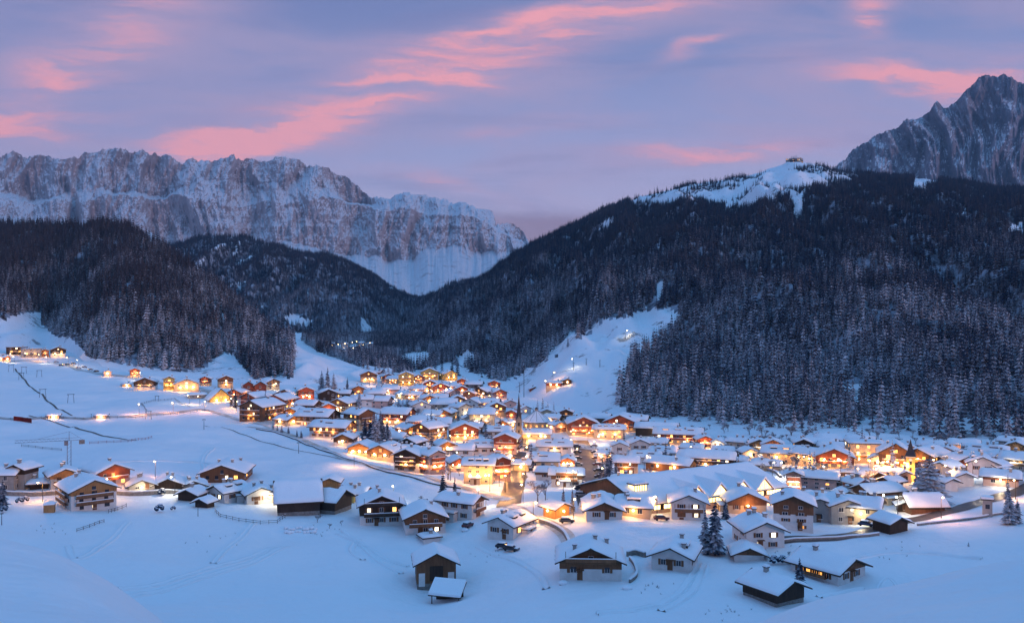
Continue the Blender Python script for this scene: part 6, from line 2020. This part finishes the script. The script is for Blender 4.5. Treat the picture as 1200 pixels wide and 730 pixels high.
for (lb, grp, lst) in (
        ('snowy spruce of the dark grove in front of the tall blank-walled house', 'central grove of spruces', [(428, 520, 30), (434, 522, 36), (441, 523, 38), (448, 522, 34), (454, 520, 30), (438, 512, 30), (446, 511, 30), (457, 526, 24), (431, 528, 20)]),
        ('dark spruce of the small rear grove below the glowing strip house', 'rear grove of spruces', [(467, 480, 17), (472, 481, 18), (477, 480, 18), (482, 479, 16), (463, 482, 14)]),
        ('dark spruce of the dense block at the back edge of the village', 'spruce block behind the village', [(426, 436, 22), (431, 437, 20), (440, 441, 17), (445, 442, 17), (450, 442, 17), (455, 442, 17), (460, 441, 16), (474, 441, 15), (479, 441, 16), (483, 441, 15), (443, 439, 17), (452, 439, 17)]),
        ('tall spruce of the row behind the yellow-lit hotels', 'row behind the yellow hotels', [(498, 438, 22), (504, 439, 18), (510, 438, 20), (518, 437, 18), (530, 438, 22), (536, 440, 22)]),
        ('spruce of the cluster right of the church at the piste foot', 'cluster at the piste foot', [(630, 488, 20), (636, 487, 22), (642, 484, 14), (649, 482, 12), (625, 490, 14)]),
        ('small spruce in the row above the two orange chalet hotels', 'row above orange hotels', [(700, 492, 8), (706, 491, 9), (711, 491, 10), (690, 493, 7)]),
        ('little dark cypress-like shrub in the garden above the meadow corner', 'garden shrubs at the meadow corner', [(320, 503, 8), (325, 505, 8), (330, 507, 9), (338, 508, 9), (348, 512, 9), (353, 513, 9)])):
    for i, (px, py, h) in enumerate(lst):
        at = hit(px, py)
        spruce(at, h / F * at[1], i, lb, grp, near=(py > 500), wide=1.15)
for (px, py, h, wd, lb) in (
        (498, 595, 18, 1.2, 'frosted leafless tree left of the two spruces above the long white house'), (402, 580, 14, 1.8, 'widest frosted leafless tree right behind the dark barns'), (412, 582, 12, 1.6, 'second frosted leafless tree behind the ochre house'),
        (430, 587, 10, 1.5, 'third frosted leafless tree toward the dark upper-floor chalet'), (313, 582, 20, .8, 'slim frosted leafless tree behind the white farmhouses'), (1182, 668, 8, 1.1, 'small frosted bush on the near right slope'),
        (372, 612, 11, 1.5, 'frosted bush in front of the steep-roofed dark barn'), (400, 616, 9, .8, 'small leafless sapling left of the dark upper-floor chalet'), (386, 619, 8, 1.6, 'low bush at the foot of the steep-roofed barn'),
        (760, 560, 16, 1.2, 'frosted leafless tree right of the small cream house'), (400, 508, 18, 1.3, 'frosted tree before the tall blank-walled house'), (668, 500, 8, 1.2, 'leafless tree behind the large orange chalet hotel'),
        (1070, 552, 14, 1.2, 'leafless tree behind the bell tower'), (925, 652, 8, 1.3, 'leafless bush behind the cottage roof'), (1108, 545, 12, 1.3, 'leafless tree beside the rosy house at the wood edge')):
    at = hit(px, py)
    bare_tree(at, h / F * at[1], int(px) % 3, lb, None, wd)
BUSH = MB()
_rs = random.Random(4)
for k in range(26):
    a, b = _rs.uniform(0, 6.28), _rs.uniform(0, 1.4)
    c = (cos(a) * sin(b) * .75, sin(a) * sin(b) * .75, cos(b) * .8 + .35)
    BUSH.ball(c, _rs.uniform(.22, .4), 'needles', 5, 3, .8)
BUSH = BUSH.mesh('round_bush')
for (px, py, r, lb) in ((23, 590, 1.1, 'left round dark bush beside the little wooden cube'), (30, 589, 1.2, 'right round dark bush beside the little wooden cube'), (5, 600, 1.0, 'round dark bush at the left edge'),
                        (907, 661, 1.2, 'left round dark bush before the shuttered white house'), (917, 660, 1.1, 'middle round dark bush before the shuttered white house'), (926, 660, 1.0, 'right round dark bush before the shuttered white house'),
                        (187, 600, 1.4, 'dark bush in the snow below the three low houses'), (203, 598, .8, 'tiny dark bush left of the dark sheds'), (1183, 690, .5, 'small dark tuft on the near right slope'), (1176, 692, .45, 'dark tuft left of the small one on the near right slope'),
                        (1180, 703, .5, 'lowest dark tuft on the near right slope'), (190, 580, 1.3, 'dark snow-topped bush on the road left of the sheds')):
    at = hit(px, py, 60 if px > 1100 else 130)
    o = bpy.data.objects.new('round_bush', BUSH); o.location = at; o.scale = (r * 1.2, r * 1.2, r * 1.3); link(o)
    tag(o, lb, 'bush')
# trees scattered between the houses
vpoly = [(400, 450), (560, 446), (620, 482), (690, 500), (760, 500), (830, 520), (1190, 530), (1190, 556), (1100, 575), (1060, 604), (960, 590), (930, 560), (740, 560), (620, 598), (540, 570), (440, 535), (330, 500), (270, 478), (290, 466), (380, 475)]
n1 = n2 = 0
tries = 0
while (n1 < 75 or n2 < 42) and tries < 4000:
    tries += 1
    px, py = rng.uniform(270, 1195), rng.uniform(446, 605)
    if not bool(pin_poly([px], [py], vpoly)[0]): continue
    at = hit(px, py)
    if not clear_of(at, 1.0): continue
    if abs(px - 608 + (py - 530) * .15) < 10 or (abs(px - 688) < 20 and py > 515): continue
    if n1 < 75:
        bare_tree(at, rng.uniform(4.5, 9), n1, 'frosted leafless tree between the village houses', 'leafless trees among the houses', rng.uniform(.9, 1.4)); n1 += 1
    else:
        spruce(at, rng.uniform(6, 13), n2, 'dark snow-dusted spruce between the village houses', 'spruces among the houses', near=False, wide=1.2); n2 += 1
    HOUSES.append((at[0], at[1], 1.0, 0, 0))


nb_ = 0
while nb_ < 70:
    px, py = rng.uniform(760, 1200), rng.uniform(500, 522)
    at = hit(px, py)
    if not clear_of(at, 1.0): continue
    bare_tree(at, rng.uniform(3, 7), nb_, 'frosted brush growing on the bare strip along the wood foot', 'frosted brush along the wood foot', rng.uniform(1.2, 2.0))
    HOUSES.append((at[0], at[1], 1.0, 0, 0)); nb_ += 1


# ------------------------------------------------------------------ cars and small things
def car_meshes():
    b = MB(); b.prism([(-2.1, .35), (2.1, .35), (2.15, .85), (1.3, .95), (-1.95, 1.0), (-2.15, .7)], -.85, .85, 'car_paint')
    g = MB(); g.prism([(-1.7, .98), (1.15, .95), (.5, 1.42), (-1.3, 1.45)], -.76, .76, 'dark_glass')
    r = MB(); r.prism([(-1.4, 1.44), (.6, 1.41), (.5, 1.62), (-1.25, 1.66)], -.74, .74, 'roof_snow').prism([(1.2, .96), (2.05, .88), (2.0, 1.0), (1.25, 1.08)], -.75, .75, 'roof_snow')
    w = MB().tube((0, -.1, 0), (0, .1, 0), .34, .34, 'dark_metal', 10)
    return b.mesh('body'), g.mesh('cabin_glass'), r.mesh('snow_cap'), w.mesh('wheel')


CB, CG, CRF, CW = car_meshes()


def car(px, py, yaw, label, group, at=None):
    p = hit(px, py) if at is None else at
    rt = empty('parked_car', (p[0], p[1], p[2] + .22), radians(yaw) - atan2(p[0], p[1]))
    tag(rt, label, 'car', group)
    bd = link(bpy.data.objects.new('body', CB), rt)
    link(bpy.data.objects.new('cabin_glass', CG), rt); link(bpy.data.objects.new('snow_cap', CRF), rt)
    for (x, y) in ((-1.35, -.8), (1.35, -.8), (-1.35, .8), (1.35, .8)):
        w = link(bpy.data.objects.new('wheel', CW), rt); w.location = (x, y, .34)


for k in range(9):
    t = k / 8
    py = 582 - 58 * t
    car(681 - 5 * t, py, 8 + rng.uniform(-6, 6), 'snow-topped car in the left row of the broad parking street', 'cars in the left row')
    car(706 - 10 * t, py, 172 + rng.uniform(-6, 6), 'snow-topped car in the right row of the broad parking street', 'cars in the right row')
for (px, py) in ((617, 528), (621, 535), (624, 541), (596, 538), (594, 560), (620, 552), (630, 556)):
    car(px, py, rng.uniform(60, 120), 'snow-topped car beside the brown church street', 'cars at the church street')
for (px, py) in ((66, 425), (79, 428), (86, 427), (92, 432), (99, 431), (106, 434), (113, 436), (72, 429)):
    car(px, py, rng.uniform(-20, 40), 'car parked along the upper road at the far left', 'cars on the upper road')
for (px, py) in ((993, 562), (1003, 563), (1013, 563), (1023, 564), (1033, 564), (1042, 565)):
    car(px, py, rng.uniform(70, 110), 'car on the floodlit parking place below the bright hotel road', 'cars below the hotel road')
for (px, py, yw, lb) in ((590, 643, -20, 'left car under thick snow below the white house with dormers'), (599, 646, -25, 'right car under thick snow below the white house with dormers'), (548, 618, 60, 'snowed-in car right of the brown-gabled chalet'),
                         (775, 610, 10, 'dark car before the cream wing'), (1095, 597, 15, 'car beside the tall tilted roof'), (664, 613, 10, 'dark car beside the lamp-lit wooden shed'), (1015, 617, -10, 'car below the beige block')):
    car(px, py, yw, lb, None)
MOUND = MB().ball((0, 0, .3), .75, 'roof_snow', 8, 5, .75).box(-.5, .5, -.4, .4, -.2, .45, 'dark_wood').mesh('woodpile')
for k in range(18):
    px, py = 335 + (k % 9) * 4.3 + rng.uniform(-1, 1), 620 + (k // 9) * 4 + rng.uniform(-1, 1)
    at = hit(px, py)
    o = bpy.data.objects.new('woodpile', MOUND); o.location = at; o.rotation_euler = (0, 0, rng.uniform(0, 3)); o.scale = (rng.uniform(.7, 1.1),) * 3; link(o)
    tag(o, 'snow-capped wood heap lying in the field in front of the huge barn', 'woodpile', 'wood heaps in front of the huge barn')
for (px, py, lb) in ((545, 622, 'snowy heap beside the brown-gabled chalet'), (660, 684, 'small snowy heap left of the broad brown chalet'), (735, 690, 'snowy heap at the curved driveway')):
    at = hit(px, py)
    o = bpy.data.objects.new('woodpile', MOUND); o.location = at; o.scale = (1.6, 1.2, 1.0); link(o)
    tag(o, lb, 'woodpile')

gm = MB()
for cpx, cpy, n_, sp_ in ((1180, 695, 30, 8), (1185, 668, 14, 6), (60, 622, 20, 14), (380, 625, 26, 12), (770, 690, 24, 12), (860, 715, 26, 14), (1065, 645, 16, 16), (575, 650, 20, 14), (250, 640, 16, 24), (930, 648, 20, 12), (1000, 655, 10, 20)):
    for k in range(n_ // 2):
        at = hit(cpx + rng.normal(0, sp_), cpy + rng.normal(0, sp_ * .35), 60.0)
        for q in range(4):
            a_ = rng.uniform(0, 6.28); h_ = rng.uniform(.15, .5)
            gm.tube(at + (rng.normal(0, .12), rng.normal(0, .12), -.05), at + (cos(a_) * .25, sin(a_) * .25, h_), .025, .01, 'bark', 3, False)
tag(gm.build('dry_grass'), kind='stuff')

# ------------------------------------------------------------------ the air
hz, g, out = new_mat('air')
pv = g.n('ShaderNodeVolumePrincipled', inp={'Color': (.40, .70, 1.0, 1), 'Density': 0.000034, 'Anisotropy': 0.0})
g.t.links.new(pv.outputs[0], out.inputs['Volume'])
o = MB().box(-14000, 14000, -300, 12500, -190, 2600, 'air').build('haze')
tag(o, kind='stuff')
